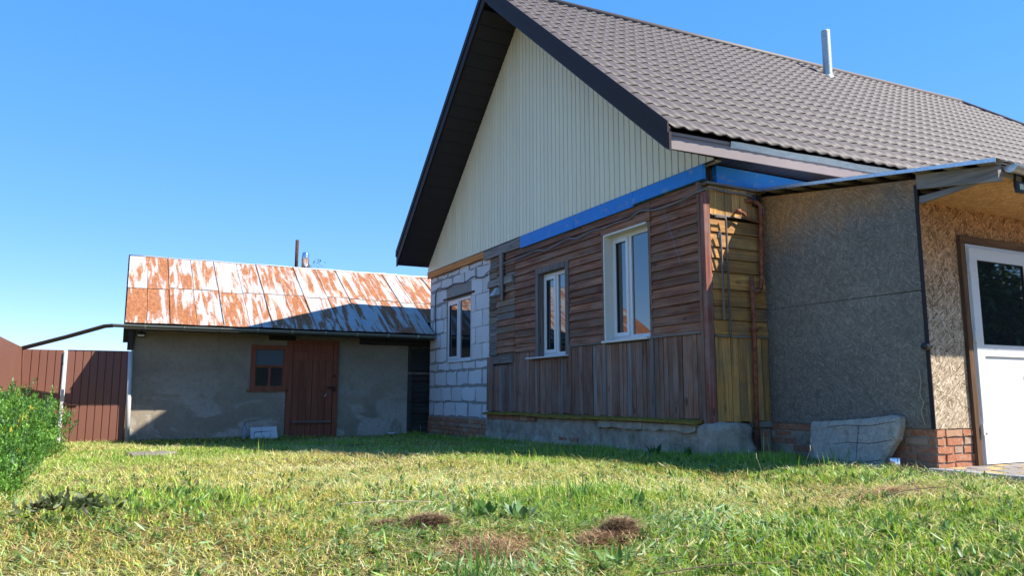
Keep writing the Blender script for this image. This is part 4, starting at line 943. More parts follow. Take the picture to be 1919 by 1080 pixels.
# ================================================================== THINGS ON THE GROUND
def build_ground_things():
    # leaning broken concrete slab
    poly = [(5.68, -.12), (5.70, .12), (5.72, .40), (5.70, .412), (5.3, .44), (5.0, .475), (4.78, .50), (4.70, .485), (4.685, .40), (4.72, .28), (4.79, .17), (4.83, .08), (4.90, -.12)]
    bm = bmesh.new(); n = len(poly); T = .1
    def P(y, z, off): return Vector((6.36 + .10 * z / .5 + off, y, z))
    # dense face grid clipped to outline
    from mathutils.geometry import delaunay_2d_cdt
    pts = []
    for i in range(n):
        a, b = poly[i], poly[(i + 1) % n]
        L = math.hypot(b[0] - a[0], b[1] - a[1]); k = max(1, int(L / .05))
        for q in range(k): t = q / k; pts.append((a[0] + (b[0] - a[0]) * t + random.uniform(-.006, .006), a[1] + (b[1] - a[1]) * t + random.uniform(-.006, .006)))
    m = len(pts)
    fi = []
    from mathutils.geometry import intersect_point_tri_2d
    def inside(p):
        c = False
        for i in range(m):
            (x1, y1), (x2, y2) = pts[i], pts[(i + 1) % m]
            if (y1 > p[1]) != (y2 > p[1]) and p[0] < (x2 - x1) * (p[1] - y1) / (y2 - y1) + x1: c = not c
        return c
    grid = [(4.6 + .045 * i + random.uniform(-.01, .01), -.1 + .045 * k + random.uniform(-.01, .01)) for i in range(26) for k in range(14)]
    grid = [p for p in grid if inside(p) and min(math.hypot(p[0] - q[0], p[1] - q[1]) for q in pts) > .03]
    allp = pts + grid
    vo, eo, fo, *_ = delaunay_2d_cdt([Vector(p) for p in allp], [(i, (i + 1) % m) for i in range(m)], [], 1, 1e-5)
    vs, nv = [], len(vo)
    for i, p in enumerate(vo):
        q = float(hnoise(p.x * 14, p.y * 14, 1, 3)) - .5; edge = i < m
        vs.append(P(p.x, p.y, (-.012 * q) + (.02 if edge else 0)))
    for i, p in enumerate(vo): vs.append(P(p.x, p.y, T))
    fs = [tuple(f) for f in fo] + [tuple(i + nv for i in f)[::-1] for f in fo] + [(i, (i + 1) % m, (i + 1) % m + nv, i + nv) for i in range(m)]
    s = thing('concrete_slab', 'broken grey concrete slab leaning on the chipboard wall', 'concrete slab', (6.35, 5.1, 0))
    mesh('slab', vs, fs, MT['concrete'], s, smooth=False)
    for (a, b) in (((5.5, .36), (4.72, .44)), ((5.4, .2), (4.75, .27)), ((5.12, .06), (5.12, .38)), ((5.55, .03), (4.84, .08))):
        pp = []
        for t in range(9):
            y = a[0] + (b[0] - a[0]) * t / 8; z = a[1] + (b[1] - a[1]) * t / 8 + .012 * math.sin(t * .9); pp.append(P(y, z, -.003))
        tube('rebar', pp, .0022, MT['darkrust'], s, 6)
    # tin can
    c = thing('tin_can', 'shiny tin can standing beside the leaning concrete slab', 'can', (6.33, 4.62, .05))
    R3 = Matrix.Rotation(R(25), 4, 'Y')
    lathe('body', [(.05, 0), (.052, .004), (.052, .12), (.05, .124)], (6.34, 4.68, 0), MT['steel'], c, 18)
    lathe('rim', [(.053, -.004), (.054, .0), (.053, .004)], (6.34, 4.68, .12), MT['galv'], c, 18)
    # things by the shed wall
    b = thing('plastic_bottle', 'clear plastic bottle standing against the shed wall', 'bottle', (2.1, 14.95, -.14))
    lathe('body', [(.045, 0), (.05, .01), (.05, .09), (.045, .1), (.05, .12), (.05, .19), (.02, .26), (.016, .28)], (2.1, 14.95, -.135), MT['bottle'], b, 16); lathe('cap', [(.018, .28), (.018, .3)], (2.1, 14.95, -.135), MT['bottlecap'], b, 12)
    tube('wire', smooth_path([(2.1, 14.95, .165), (2.13, 14.96, .2), (2.17, 14.97, .21), (2.18, 14.97, .24)]), .004, MT['black'], b, 5)
    w = thing('white_cupboard_door', 'scuffed white cupboard door leaning against the shed by the door', 'cupboard door', (2.45, 14.95, -.14))
    mesh('board', [(2.21, 14.88, -.16), (2.7, 14.86, -.16), (2.69, 15.05, .10), (2.22, 15.07, .085), (2.21, 14.905, -.165), (2.7, 14.885, -.165), (2.69, 15.075, .095), (2.22, 15.095, .08)], BF, MT['whiteboard'], w)
    q = lambda x, t: (x, 14.868 + .19 * t, -.155 + .25 * t)
    tube('crack', [q(2.28, .62), q(2.45, .66), q(2.62, .68)], .006, MT['black'], w, 5); tube('crack', [q(2.42, .95), q(2.40, .6), q(2.45, .3), q(2.41, .1)], .0035, MT['black'], w, 5); tube('crack', [q(2.58, .66), q(2.56, .4), q(2.6, .2)], .0035, MT['black'], w, 5); tube('crack', [q(2.28, .62), q(2.27, .2)], .004, MT['black'], w, 5)
    d = thing('white_dish', 'small white dish in the grass near shed corner', 'dish', (4.93, 14.9, -.13)); lathe('bowl', [(.06, 0), (.09, .06), (.095, .075), (.085, .07), (.05, .02)], (4.93, 14.9, -.13), MT['whiteboard'], d, 16)
    x0, y0 = .36, 10.3; z = float(gz(x0, y0))
    pts = [(x0 + .27 * math.cos(a) * (1 + .25 * math.sin(3 * a + 1)), y0 + .34 * math.sin(a) * (1 + .15 * math.cos(2 * a))) for a in [2 * math.pi * k / 14 for k in range(14)]]
    tag(prism('flat_stone', 'z', pts, z - .1, z + .045, MT['stone'], None, .012), 'flat grey stone slab lying in the lit grass before the gate', 'stone')
build_ground_things()

# ================================================================== VEGETATION
def strips(name, mat, base, direc, length, width, bend, cols, parent=None, seg=2, flat=None):
    """many blades in one mesh: base (n,3), direc = heading angle, bend = lean as (horizontal share)"""
    n = len(base); H = np.stack([np.cos(direc), np.sin(direc), np.zeros(n)], 1); S = np.stack([-np.sin(direc + flat), np.cos(direc + flat), np.zeros(n)], 1) if flat is not None else np.stack([-np.sin(direc), np.cos(direc), np.zeros(n)], 1)
    rows = []
    ts = [0, .5, 1.] if seg == 2 else [0, .33, .68, 1.]
    for t in ts[:-1]:
        c = base + H * (length * bend * t ** 1.6)[:, None]; c[:, 2] += length * np.sqrt(np.clip(1 - bend ** 2, .02, 1)) * (t - .35 * bend * t * t)
        w = (width * (1 - .55 * t) * .5)[:, None]; rows += [c - S * w, c + S * w]
    c = base + H * (length * bend)[:, None]; c[:, 2] += length * np.sqrt(np.clip(1 - bend ** 2, .02, 1)) * (1 - .35 * bend); rows.append(c)
    V = np.stack(rows, 1); m = V.shape[1]; V = V.reshape(-1, 3)
    o = np.arange(n) * m; L = len(ts) - 1; loops, starts = [], []
    tri = []
    for q in range(L - 1):
        a = o + 2 * q; tri += [np.stack([a, a + 1, a + 3], 1), np.stack([a, a + 3, a + 2], 1)]
    a = o + 2 * (L - 1); tri.append(np.stack([a, a + 1, a + 2], 1))
    T = np.concatenate(tri)
    return rawmesh(name, V, T, np.repeat(cols, m, 0), mat, parent)
def rawmesh(name, V, T, C, mat, parent=None):
    me = bpy.data.meshes.new(name); me.vertices.add(len(V)); me.vertices.foreach_set('co', V.astype(np.float32).ravel())
    me.loops.add(len(T) * 3); me.loops.foreach_set('vertex_index', T.astype(np.int32).ravel())
    me.polygons.add(len(T)); me.polygons.foreach_set('loop_start', (np.arange(len(T)) * 3).astype(np.int32))
    me.update(calc_edges=True)
    at = me.color_attributes.new('tint', 'FLOAT_COLOR', 'POINT'); at.data.foreach_set('color', np.concatenate([C, np.ones((len(C), 1))], 1).astype(np.float32).ravel())
    me.materials.append(mat); return link_part(bpy.data.objects.new(name, me), parent)
def allowed(x, y):
    bad = (x > 5.60) & (y > 6.22) | (x > 6.50) & (y > 4.36) | (x > 6.385) & (y <= 4.5) | (y > 15.12) | (x < -1.46)
    return ~bad
def lawn_points(n, rng):
    """points over the yard, denser towards the viewer's end of the lawn"""
    out = []
    for (x0, x1, y0, y1, dens) in ((-1.5, 6.6, 1.2, 4.6, 1.0), (-1.5, 6.6, 4.6, 7.5, .74), (-1.5, 5.7, 7.5, 11., .5), (-1.5, 5.7, 11., 15.15, .36), (-1.5, 6.6, -1.5, 1.2, .25)):
        k = int(n * dens * (x1 - x0) * (y1 - y0)); out.append(np.stack([rng.uniform(x0, x1, k), rng.uniform(y0, y1, k)], 1))
    p = np.concatenate(out); p = p[allowed(p[:, 0], p[:, 1])]
    d = p[:, 0] * .457 + p[:, 1] * .889; r = p[:, 0] * .889 - p[:, 1] * .457      # drop most of what lies far off to the side
    keep = (np.abs(r) < .78 * d + .8) | (rng.random(len(p)) < .25)
    return p[keep]
def dryness(x, y):
    """0 lush .. 1 mown, dry hay"""
    d = .55 * hnoise(x, y, .55, 3) + .3 * hnoise(x, y, 1.5, 4) + .15 * hnoise(x, y, 4, 5)
    d = d + .22 * np.exp(-(((x - 1.2) / 1.6) ** 2 + ((y - 7.6) / 1.8) ** 2)) + .3 * np.exp(-(((x - 4.9) / 1.1) ** 2 + ((y - 3.6) / .5) ** 2)) - .3 * np.exp(-(((x - 2.6) / 1.0) ** 2 + ((y - 4.3) / .8) ** 2)) - .18 * np.exp(-(((x - 3.6) / 1.5) ** 2 + ((y - 2.4) / .7) ** 2)) - .1 * sst(4, 1, y) 
    d = d - .25 * sst(4.6, 5.6, x) * sst(5, 7, y)
    return np.clip((d - .3) / .45, 0, 1)
def pal(dry, rng, n):
    g = np.array([[.19, .32, .04], [.27, .43, .055], [.37, .49, .07], [.13, .26, .05]]); y = np.array([[.56, .53, .11], [.66, .58, .18], [.46, .49, .1], [.6, .48, .19]])
    dry = np.clip(.5 + (dry - .5) * 1.5, 0, 1)
    c = np.where((rng.random(n) < .08 + .7 * dry)[:, None], y[rng.integers(0, 4, n)], g[rng.integers(0, 4, n)])
    return c * rng.uniform(.75, 1.25, (n, 1))
def build_lawn():
    rng = RNG
    p = lawn_points(4200, rng); n = len(p); x, y = p[:, 0], p[:, 1]; dry = dryness(x, y); dist = np.hypot(x, y)
    # clumping: pull points towards clump centres
    cx, cy = np.round(x / .11) * .11, np.round(y / .11) * .11; jx = (hnoise(cx * 9, cy * 9, 1, 8) - .5) * .1; jy = (hnoise(cx * 9, cy * 9, 1, 9) - .5) * .1
    k = .5 * rng.random(n); x = x + (cx + jx - x) * k; y = y + (cy + jy - y) * k
    tall = hnoise(x, y, 1.1, 6) * .5 + hnoise(x, y, 5, 7) * .5
    L = (.03 + .08 * tall ** 1.5 * rng.random(n) ** .6 + .02 * rng.random(n)) * (1.15 - .4 * dry)
    L = L * (1 - .65 * np.exp(-(((x - 6.2) / .3) ** 2 + ((y - 5.1) / .6) ** 2)))
    for (a, b, r) in ((1.56, 4.05, .16), (2.4, 3.42, .13), (1.68, 3.55, .26), (2.25, 3.36, .15)): L = np.where(np.hypot(x - a, y - b) < r, L * .35, L)
    pth = sst(.9, .1, np.hypot(np.maximum(0, 6.4 - x), np.maximum(0, 0 * y))) * sst(4.9, 4.3, y); L = L * (1 - .6 * pth)
    L += (rng.random(n) < .012) * rng.uniform(.05, .16, n) * (1 - .6 * dry)
    lush = np.exp(-(((x - 2.7) / .9) ** 2 + ((y - 4.4) / .6) ** 2)); L = L * (1 + .8 * lush)
    wall = np.exp(-((np.minimum(np.abs(5.6 - x), np.where(x > 5.5, np.abs(6.55 - x), 9)) / .35) ** 2)) * sst(4.6, 5.4, y); L = L * (1 + .8 * wall)
    W = rng.uniform(.0035, .0065, n) * (1 + .07 * dist)
    bend = np.clip(rng.beta(2.4, 1.6, n) * .98 + .12 * dry, 0, .985)
    b = np.stack([x, y, gz(x, y) - .006], 1)
    strips('grass', MT['blade'], b, rng.uniform(0, 2 * math.pi, n), L, W, bend, pal(dry, rng, n))
    o = bpy.data.objects['grass']; tag(o, 'mown green and yellow lawn grass of the yard', 'grass', kind='stuff')
    # mown hay lying about
    p = lawn_points(2600, rng); dry = dryness(p[:, 0], p[:, 1]); p = p[rng.random(len(p)) < .24 + .7 * dry]; n = len(p); x, y = p[:, 0], p[:, 1]; dist = np.hypot(x, y)
    b = np.stack([x, y, gz(x, y) + .012 + .035 * rng.random(n)], 1); c = np.array([[.62, .52, .24], [.54, .45, .19], [.7, .6, .32], [.44, .41, .16], [.44, .3, .16]])[rng.integers(0, 5, n)] * rng.uniform(.75, 1.2, (n, 1)); cut = rng.random(n) < .42; brown = (hnoise(x, y, .8, 21) * .6 + hnoise(x, y, 2.6, 22) * .4) > .56; c[brown] = c[brown] * np.array([.78, .62, .5]); c[cut] = np.array([[.24, .34, .11], [.3, .38, .17], [.36, .4, .14]])[rng.integers(0, 3, cut.sum())] * rng.uniform(.7, 1.2, (cut.sum(), 1))
    strips('hay', MT['hay'], b, hnoise(x, y, .7, 12) * 7 + rng.normal(0, 1.6, n), rng.uniform(.05, .17, n), rng.uniform(.0016, .003, n) * (1 + .09 * dist), np.clip(rng.normal(.97, .05, n), .7, .999), c)
    tag(bpy.data.objects['hay'], 'dry mown hay scattered over the lawn', 'hay', kind='stuff')
build_lawn()

def leaf_quads(base, head, tilt, length, width, cols, curl=.25, roll=None):
    """broad pointed leaves, 8 triangles each: returns V,T,C"""
    n = len(base); H = np.stack([np.cos(head) * np.cos(tilt), np.sin(head) * np.cos(tilt), np.sin(tilt)], 1); S = np.stack([-np.sin(head), np.cos(head), np.zeros(n)], 1)
    if roll is not None:
        U = np.cross(H, S); S = S * np.cos(roll)[:, None] + U * np.sin(roll)[:, None]
    N = np.cross(H, S)
    prof = [(0, .12), (.3, .85), (.62, 1.), (.86, .5)]; rows = []
    for t, w in prof:
        c = base + H * (length * t)[:, None] - N * (-length * curl * t * t)[:, None] * np.sign(-N[:, 2:3] + 1e-9) * -1
        e = S * (width * w * .5)[:, None]; up = N * (width * .13 * w)[:, None] * np.sign(N[:, 2:3] + 1e-9)
        rows += [c - e + up, c, c + e + up]
    c = base + H * length[:, None] - N * (-length * curl)[:, None] * np.sign(-N[:, 2:3] + 1e-9) * -1; rows.append(c)
    V = np.stack(rows, 1); m = V.shape[1]; o = np.arange(n) * m; tri = []
    for q in range(3):
        for s in (0, 1):
            a = o + 3 * q + s; tri += [np.stack([a, a + 1, a + 4], 1), np.stack([a, a + 4, a + 3], 1)]
    a = o + 9; tri += [np.stack([a, a + 1, o + 12], 1), np.stack([a + 1, a + 2, o + 12], 1)]
    return V.reshape(-1, 3), np.concatenate(tri), np.repeat(cols, m, 0)
def greens(n, rng, base=((.07, .15, .03), (.1, .2, .04), (.13, .24, .06), (.15, .22, .09)), lo=.75, hi=1.25):
    return np.array(base)[rng.integers(0, len(base), n)] * rng.uniform(lo, hi, (n, 1))
def build_clippings():
    rng = RNG; k = 26000; x = np.concatenate([rng.normal(2.0, .9, k), rng.uniform(-1.2, 6.2, k)]); y = np.concatenate([rng.normal(3.7, .65, k), rng.uniform(1.6, 6.5, k)])
    q = allowed(x, y) & (y > 1.3) & (x > -1.3); x, y = x[q], y[q]; n = len(x); near = np.exp(-(((x - 2.0) / 1.1) ** 2 + ((y - 3.7) / .8) ** 2))
    bare = np.zeros(n, bool)
    for (a, b, r) in ((1.56, 4.05, .2), (1.33, 4.12, .08), (2.4, 3.42, .15), (1.68, 3.55, .26), (2.25, 3.36, .16)): bare |= np.hypot(x - a, y - b) < r * (.6 + .8 * hnoise(x, y, 9, 41))
    near = near * ~bare; keep = (rng.random(n) < np.where(bare, .15, 1)) & (rng.random(n) < .12 + .62 * near * (hnoise(x, y, 2.2, 31) * 1.3)); x, y = x[keep], y[keep]; n = len(x)
    c = greens(n, rng, ((.2, .34, .14), (.27, .4, .2), (.16, .3, .08), (.34, .42, .24), (.24, .38, .08), (.4, .36, .16)), .7, 1.2)
    V, T, C = leaf_quads(np.stack([x, y, gz(x, y) + .01 + .045 * rng.random(n)], 1), hnoise(x, y, 1.3, 33) * 9 + rng.normal(0, .9, n), rng.normal(.12, .3, n), rng.uniform(.03, .085, n), rng.uniform(.004, .012, n), c, .25, rng.normal(0, .5, n))
    tag(rawmesh('clippings', V, T, C, MT['leaf']), 'pale green cut leaves and clippings lying on the front lawn', 'clippings', kind='stuff')

def build_weeds():
    rng = RNG
    # low rosettes all over the front of the lawn (nobody could count them)
    k = 4200; x = rng.uniform(-1.2, 6.3, k); y = rng.uniform(2.0, 7.5, k); w = 1 - dryness(x, y); q = (rng.random(k) < .12 + .6 * w * sst(8, 3, y) + .9 * np.exp(-(((x - 1.9) / .8) ** 2 + ((y - 3.8) / .7) ** 2))) & allowed(x, y); x, y = x[q], y[q]; k = len(x)
    m = 7; X = np.repeat(x, m) + rng.normal(0, .012, k * m); Y = np.repeat(y, m) + rng.normal(0, .012, k * m); s = np.repeat(rng.uniform(.4, 1.15, k), m)
    b = np.stack([X, Y, gz(X, Y) + .012], 1); n = len(X)
    V, T, C = leaf_quads(b, rng.uniform(0, 6.28, n), rng.uniform(.15, 1.1, n), s * rng.uniform(.035, .07, n), s * rng.uniform(.012, .024, n), greens(n, rng), .35)
    o = rawmesh('weeds', V, T, C, MT['leaf']); tag(o, 'low broad-leaved weeds scattered through the front lawn', 'weeds', kind='stuff')
    # single plants
    def plant(name, label, cat, x, y, nl, l0, l1, w0, w1, cols, tilt=(.3, 1.1), group=None, wilt=False):
        t = thing(name, label, cat, (x, y, float(gz(x, y))), group)
        for i in range(nl):
            h = rng.uniform(0, 6.28); L = rng.uniform(l0, l1)
            bx, by = x + .02 * math.cos(h), y + .02 * math.sin(h)
            V, T, C = leaf_quads(np.array([[bx, by, float(gz(bx, by)) + (.02 if not wilt else rng.uniform(.03, .07))]]), np.array([h]), np.array([rng.uniform(*tilt)]), np.array([L]), np.array([rng.uniform(w0, w1)]), greens(1, rng, cols), .4 if not wilt else 1.0, np.array([rng.normal(0, .3 if not wilt else 1.2)]))
            rawmesh('leaf', V, T, C, MT['leaf'], t)
        return t
    G = ((.09, .19, .04), (.12, .235, .06), (.15, .24, .1))
    BL = ((.14, .22, .11), (.17, .26, .14), (.11, .2, .08))
    plant('burdock_plant', 'large pale broad-leaved weed beside the dark root clump', 'weed', 2.13, 4.0, 14, .08, .15, .035, .06, BL, (.1, .8))
    plant('burdock_plant', 'bushy bright green weed between root clump and pale weed', 'weed', 1.93, 4.12, 22, .06, .12, .03, .05, G, (.2, 1.2))
    plant('dock_plant', 'small two-tone weed standing alone in the right lawn', 'weed', 3.0, 4.05, 6, .06, .1, .03, .045, G, (.6, 1.3))
    plant('dock_plant', 'leafy weed growing in the shade against the house plinth', 'weed', 5.42, 7.0, 14, .07, .14, .03, .045, ((.05, .11, .03), (.07, .14, .04)), (.5, 1.3))
    plant('dock_plant', 'upright weed at the foot of the concrete corner', 'weed', 5.5, 6.55, 12, .06, .13, .02, .03, ((.05, .11, .03), (.07, .14, .04)), (.7, 1.4))
    plant('dandelion_plant', 'flat rosette of long leaves in front of smaller root clump', 'weed', 2.05, 2.95, 14, .07, .13, .02, .03, G, (.15, .8))
    plant('dandelion_plant', 'bright rosette of leaves in the lawn below the tall grass tuft', 'weed', 1.33, 3.0, 14, .06, .11, .02, .032, G, (.2, 1.))
    plant('wilted_weeds', 'heap of dark wilted pulled weeds on the lawn near the hedge', 'weed heap', -.2, 4.95, 170, .025, .06, .012, .028, ((.07, .1, .04), (.1, .13, .055), (.14, .17, .09), (.05, .045, .025)), (-.35, .45), wilt=True)
    # spread the heap
    hp = [o for o in bpy.data.objects if o.parent and o.parent.name.startswith('wilted_weeds')]
    for o in hp:
        dx, dy = rng.normal(0, .11), rng.normal(0, .08); o.location = (dx, dy, .06 * math.exp(-(dx * dx * 12 + dy * dy * 20)))
    # tall grass tuft
    for (x, y, n, l0, l1, lab, tone) in ((1.42, 3.1, 46, .14, .3, 'tall bright green grass tuft in the front lawn', 1.), (2.75, 4.35, 60, .12, .24, 'lush bluish grass tuft behind the small root clump', .8), (5.95, 5.0, 22, .12, .3, 'seeding grass tuft beside the leaning concrete slab', 1.1)):
        t = thing('grass_tuft', lab, 'grass tuft', (x, y, float(gz(x, y))))
        bx, by = x + rng.normal(0, .07, n), y + rng.normal(0, .05, n)
        o = strips('blades', MT['blade'], np.stack([bx, by, gz(bx, by)], 1), rng.uniform(0, 6.28, n), rng.uniform(l0, l1, n), rng.uniform(.006, .01, n), np.clip(rng.beta(2, 3, n), .05, .9), greens(n, rng, ((.09, .2, .04), (.12, .26, .06), (.1, .22, .08))) * tone, t, seg=3)
    # thin seed stalks against the shade of the house
    def stalk(x, y, h, lean):
        z = float(gz(x, y)); a = rng.uniform(0, 6.28); top = (x + lean * math.cos(a), y + lean * math.sin(a), z + h)
        t = thing('seed_stalk', 'thin dry seed stalk standing above the grass by the walls', 'grass stalk', (x, y, z), 'dry seed stalks along the house')
        tube('stem', smooth_path([(x, y, z), ((x + top[0]) / 2 - lean * .15 * math.cos(a), (y + top[1]) / 2, z + h * .55), top], 3), .0022, MT['hayplain'], t, 4)
        lathe('seed_head', [(.001, -.02), (.0035, -.008), (.004, .012), (.001, .035)], top, MT['hayplain'], t, 6)
    for _ in range(16):
        x, y = rng.uniform(4.6, 5.9), rng.uniform(4.6, 10.5)
        if x > 5.45 and y > 6.1: x = 5.4
        stalk(x, y, rng.uniform(.16, .36), rng.uniform(.0, .1))
    # torn-out root clumps: earth core wrapped in brown fibres
    for (x, y, rx, ry, h, nf, lab) in ((1.56, 4.05, .15, .09, .085, 1800, 'large dark brown root clump torn out of the lawn'), (1.33, 4.12, .06, .05, .05, 700, 'small reddish root clump beside the large one'), (2.4, 3.42, .11, .08, .1, 1600, 'brown matted root clump in the bright right lawn')):
        t = thing('root_clump', lab, 'root clump', (x, y, float(gz(x, y))))
        z = float(gz(x, y)); bm = bmesh.new(); bmesh.ops.create_icosphere(bm, subdivisions=3, radius=1)
        for v in bm.verts:
            c = v.co; q = 1 + .5 * (float(hnoise(c.x * 3 + x, c.y * 3 + c.z * 2, 1, 2)) - .5); v.co = (x + c.x * rx * .8 * q, y + c.y * ry * .8 * q, z + max(-.02, c.z * h * .8 * q))
        me = bpy.data.meshes.new('earth_core'); bm.to_mesh(me); bm.free(); me.materials.append(MT['darkrust']); link_part(bpy.data.objects.new('earth_core', me), t)
        for _ in range(9):
            a = rng.uniform(0, 6.28); q = rng.uniform(.7, 1.7); r = rng.uniform(.008, .024); cx, cy = x + rx * q * math.cos(a), y + ry * q * math.sin(a); bm = bmesh.new(); bmesh.ops.create_icosphere(bm, subdivisions=1, radius=r)
            for v in bm.verts: v.co = Vector((v.co.x * rng.uniform(.7, 1.3) + cx, v.co.y * rng.uniform(.7, 1.3) + cy, v.co.z * rng.uniform(.6, 1.1) + float(gz(cx, cy)) + .03))
            me = bpy.data.meshes.new('clod'); bm.to_mesh(me); bm.free(); me.materials.append(MT['darkrust']); link_part(bpy.data.objects.new('clod', me), t)
        th = rng.uniform(0, 6.28, nf); u = rng.random(nf) ** .5; el = rng.uniform(.05, 1., nf)
        b = np.stack([x + rx * u * np.cos(th), y + ry * u * np.sin(th), z + h * np.sqrt(np.clip(1 - u * u, 0, 1)) * .85 + .005], 1)
        c = np.array([[.15, .095, .055], [.22, .145, .085], [.32, .22, .13], [.08, .052, .034]])[rng.integers(0, 4, nf)] * rng.uniform(.8, 1.3, (nf, 1))
        o = strips('fibres', MT['root'], b, th + rng.normal(0, 2., nf), rng.uniform(.03, .1, nf), rng.uniform(.0018, .0035, nf), np.clip(rng.normal(.95, .08, nf), .5, .998), c, t, seg=3)
    # brown mats of old roots lying flat
    for (x, y, rx, ry, nf, lab) in ((1.68, 3.55, .3, .22, 1700, 'flat brown mat of dry grass roots below the large root clump'), (2.25, 3.36, .2, .08, 900, 'flat brown mat of roots joined to the right root clump'), (4.75, 3.55, .75, .16, 1400, 'long brown mat of raked hay before the paved path')):
        th = rng.uniform(0, 6.28, nf); u = np.abs(rng.normal(0, .75, nf)); bx, by = x + rx * u * np.cos(th), y + ry * u * np.sin(th)
        c = np.array([[.3, .17, .095], [.38, .23, .13], [.2, .11, .06], [.45, .31, .19]])[rng.integers(0, 4, nf)] * rng.uniform(.75, 1.2, (nf, 1))
        o = strips('root_mat', MT['root'], np.stack([bx, by, gz(bx, by) + .012 + .045 * rng.random(nf)], 1), rng.uniform(0, 6.28, nf), rng.uniform(.05, .14, nf), rng.uniform(.002, .0045, nf), np.clip(rng.normal(.96, .05, nf), .6, .999), c); tag(o, lab, 'hay mat')
    for (a, b, lab) in (((4.35, 3.3, .07), (4.75, 3.15, .1), 'short dark stick lying on the hay by the path'), ((1.2, 4.65, .06), (1.75, 4.45, .07), 'long pale stalk lying behind the large root clump'), ((2.1, 2.75, .06), (2.7, 2.6, .05), 'thin dark twig on the grass before the right root clump')):
        za, zb = float(gz(a[0], a[1])) + a[2], float(gz(b[0], b[1])) + b[2]
        tag(tube('stick', smooth_path([(a[0], a[1], za), ((a[0] + b[0]) / 2, (a[1] + b[1]) / 2 + .02, (za + zb) / 2 + .01), (b[0], b[1], zb)], 3), [.0035] * 3 + [.003] * 3 + [.002], MT['hayplain' if 'pale' in lab else 'bark'], None, 6), lab, 'stick')
build_clippings()
build_weeds()

def build_hedge():
    rng = RNG
    h = thing('hedge', 'dense green small-leaved hedge along the brown fence', 'hedge', (-.95, 8.6, -.05))
    blobs = []
    for y in np.arange(5.6, 11.6, .27):
        blobs.append((-1.07 + rng.normal(0, .05), y, .3 + rng.normal(0, .05), rng.uniform(.27, .34), rng.uniform(.28, .38)))
    for y in np.arange(5.6, 11.3, .3): blobs.append((-.92 + rng.normal(0, .06), y + .1, .13, .25, .24))
    
    for (y, dx, z, r) in ((6.2, .05, .36, .28), (7.0, .0, .42, .24), (7.7, .1, .3, .3), (8.3, .12, .4, .22), (9.0, .16, .3, .3), (9.6, .2, .36, .24), (10.2, .25, .26, .28), (10.7, .3, .22, .26), (8.8, -.02, .5, .14), (10.0, .1, .46, .13), (7.4, .0, .56, .13), (9.4, .06, .5, .1)): blobs.append((-1.03 + dx, y, z, r, r))
    blobs.append((-.82, 11.0, .28, .16, .3)); blobs.append((-.8, 11.2, .48, .08, .18))
    P, Nn = [], []
    for (x, y, z, r, rz) in blobs:
        k = int(430 * r * rz) + 8; v = rng.normal(0, 1, (k, 3)); v /= np.linalg.norm(v, axis=1)[:, None]; q = rng.uniform(.72, 1.12, k)
        p = np.stack([x + v[:, 0] * r * q, y + v[:, 1] * r * q, z + v[:, 2] * rz * q], 1); ok = p[:, 2] > gz(p[:, 0], p[:, 1]) + .0; P.append(p[ok]); Nn.append(v[ok])
    P = np.concatenate(P); Nn = np.concatenate(Nn)
    # sprigs: leaves set along a short twig that points outward and up
    m = 40; k = len(P); D = Nn * .7 + np.array([0, 0, .8]) + rng.normal(0, .4, (k, 3)); D /= np.linalg.norm(D, axis=1)[:, None]
    t = rng.uniform(-.25, 1, (k, m)); tl = rng.uniform(.05, .15, (k, 1, 1)); B = (P[:, None, :] + D[:, None, :] * t[:, :, None] * tl + rng.normal(0, .016, (k, m, 3))).reshape(-1, 3); N2 = np.repeat(D, m, 0); n = len(B)
    head = np.arctan2(N2[:, 1], N2[:, 0]) + rng.normal(0, 1.2, n); tilt = np.clip(.5 + .4 * N2[:, 2] + rng.normal(0, .5, n), -.6, 1.5)
    cc = np.repeat(greens(k, rng, ((.08, .19, .03), (.12, .26, .045), (.17, .32, .06), (.07, .16, .05)), .8, 1.25), m, 0) * rng.uniform(.8, 1.2, (n, 1))
    V, T, C = leaf_quads_small(B, head, tilt, rng.uniform(.022, .045, n), rng.uniform(.009, .017, n), cc)
    yel = (rng.random(len(P)) < .012); C = C.reshape(n, -1, 3); C[np.repeat(yel, m)] = (.42, .36, .05); C = C.reshape(-1, 3)
    rawmesh('foliage', V, T, C, MT['leaf'], h)
    for y in np.arange(5.8, 11.4, .55): tube('stem', [(-1.0, y, -.15), (-.98 + rng.normal(0, .03), y + .04, .2), (-.95 + rng.normal(0, .05), y + rng.normal(0, .05), .5)], [.025, .018, .008], MT['bark'], h, 7)
def leaf_quads_small(base, head, tilt, length, width, cols):
    n = len(base); H = np.stack([np.cos(head) * np.cos(tilt), np.sin(head) * np.cos(tilt), np.sin(tilt)], 1); S = np.stack([-np.sin(head), np.cos(head), np.zeros(n)], 1)
    V = np.stack([base, base + H * (length * .5)[:, None] - S * (width * .5)[:, None], base + H * (length * .5)[:, None] + S * (width * .5)[:, None], base + H * length[:, None]], 1).reshape(-1, 3)
    o = np.arange(n) * 4; return V, np.concatenate([np.stack([o, o + 2, o + 1], 1), np.stack([o + 1, o + 2, o + 3], 1)]), np.repeat(cols, 4, 0)
build_hedge()

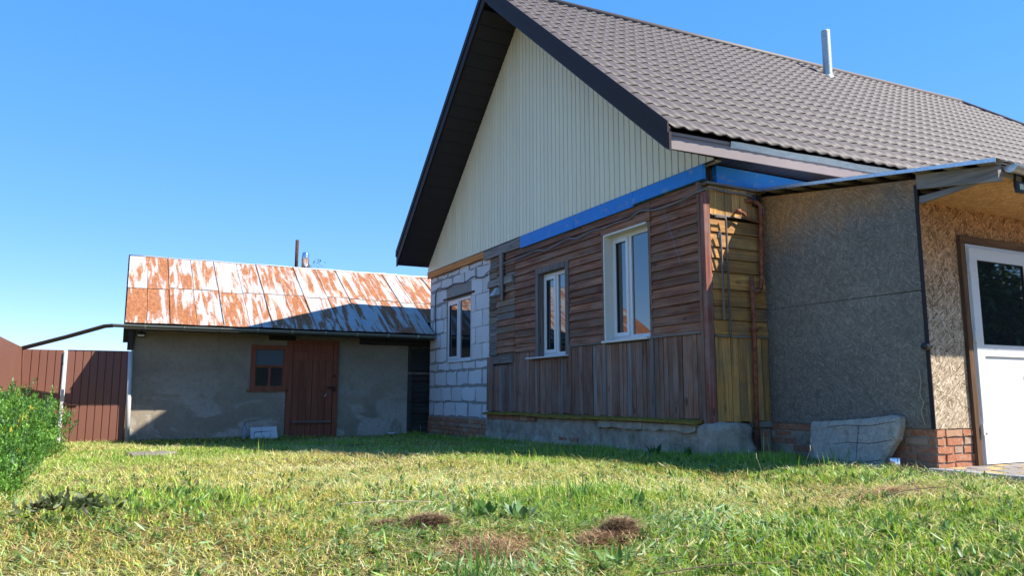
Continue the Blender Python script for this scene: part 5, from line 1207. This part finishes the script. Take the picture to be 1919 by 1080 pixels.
def tree(label, x, y, h, crown_r, nl, leaf, seed, sparse=False, cat='tree', group=None, low=.28):
    rng = np.random.default_rng(seed); t = thing('tree', label, cat, (x, y, float(gz(x, y))), group); z0 = float(gz(x, y)) - .2
    vs, fs = tubev([(x, y, z0), (x + .05, y + .03, h * .3), (x + .1, y, h * .6), (x + .08, y + .05, h * .93)], [.045 * h * .5, .035 * h * .5, .02 * h * .5, .008], 9); tips = []
    for i in range(26):
        zz = h * rng.uniform(low, .86); a = rng.uniform(0, 6.28); L = crown_r * rng.uniform(.6, 1.05) * (1.15 - .75 * (zz / h - low)); s = Vector((x + .08, y + .03, zz)); e = s + Vector((math.cos(a) * L, math.sin(a) * L, L * rng.uniform(.25, .8)))
        if e.z > h: e.z = h - rng.uniform(0, .1)
        v2, f2 = tubev([s, s.lerp(e, .5) + Vector((0, 0, -.05 * L)), e], [.011 * h * .5, .007 * h * .5, .003], 6); k = len(vs); vs += v2; fs += [tuple(q + k for q in f) for f in f2]
        tips += [s.lerp(e, q) for q in (.45, .65, .85, 1.)]
    tips += [Vector((x + .08, y + .05, h * q)) for q in (.85, .93, .99)]
    mesh('trunk', vs, fs, MT['bark'], t, smooth=True)
    tp = np.array([tuple(q) for q in tips]); c = tp[rng.integers(0, len(tp), nl)]; r = crown_r * (.28 if not sparse else .16)
    B = c + np.clip(rng.normal(0, .5, (nl, 3)), -1, 1) * r; n = nl
    V, T, C = leaf_quads_small(B, rng.uniform(0, 6.28, n), rng.normal(-.1, .6, n), rng.uniform(.7, 1.3, n) * leaf, rng.uniform(.4, .7, n) * leaf, greens(n, rng, ((.045, .1, .02), (.065, .13, .028), (.09, .165, .04))))
    rawmesh('crown', V, T, C, MT['leaf'], t)
tree('slender tree whose twig tips rise just above the shed ridge', 4.62, 21.0, 4.40, .9, 4200, .07, 3, True)
tree('leafy tree mirrored dark in the porch door glass', 17.0, -1.9, 6.5, 2.6, 26000, .19, 5)
tree('tall tree behind the one mirrored in the door glass', 21.5, -4.6, 8.0, 3.0, 26000, .22, 6)
tree('broad garden tree across the yard from the shed window', 6.3, -8.6, 5.0, 2.3, 12000, .17, 8)
tree('round garden tree at the far end of the paved path', 8.8, -10.5, 5.5, 2.4, 12000, .17, 9)
tree('dense low bush across the yard from the shed window', 5.6, -8.0, 2.6, 1.3, 9000, .14, 12, cat='bush', low=.05)
tree('wide low bush at the foot of the broad garden tree', 7.2, -8.6, 2.8, 1.4, 9000, .14, 13, cat='bush', low=.05)
tree('low bush below the tree mirrored in the door', 18.5, -2.6, 3.0, 1.7, 9000, .15, 14, cat='bush', low=.05)
tree('second low bush below the tree mirrored in the door', 15.8, -1.0, 2.8, 1.6, 9000, .15, 15, cat='bush', low=.05)
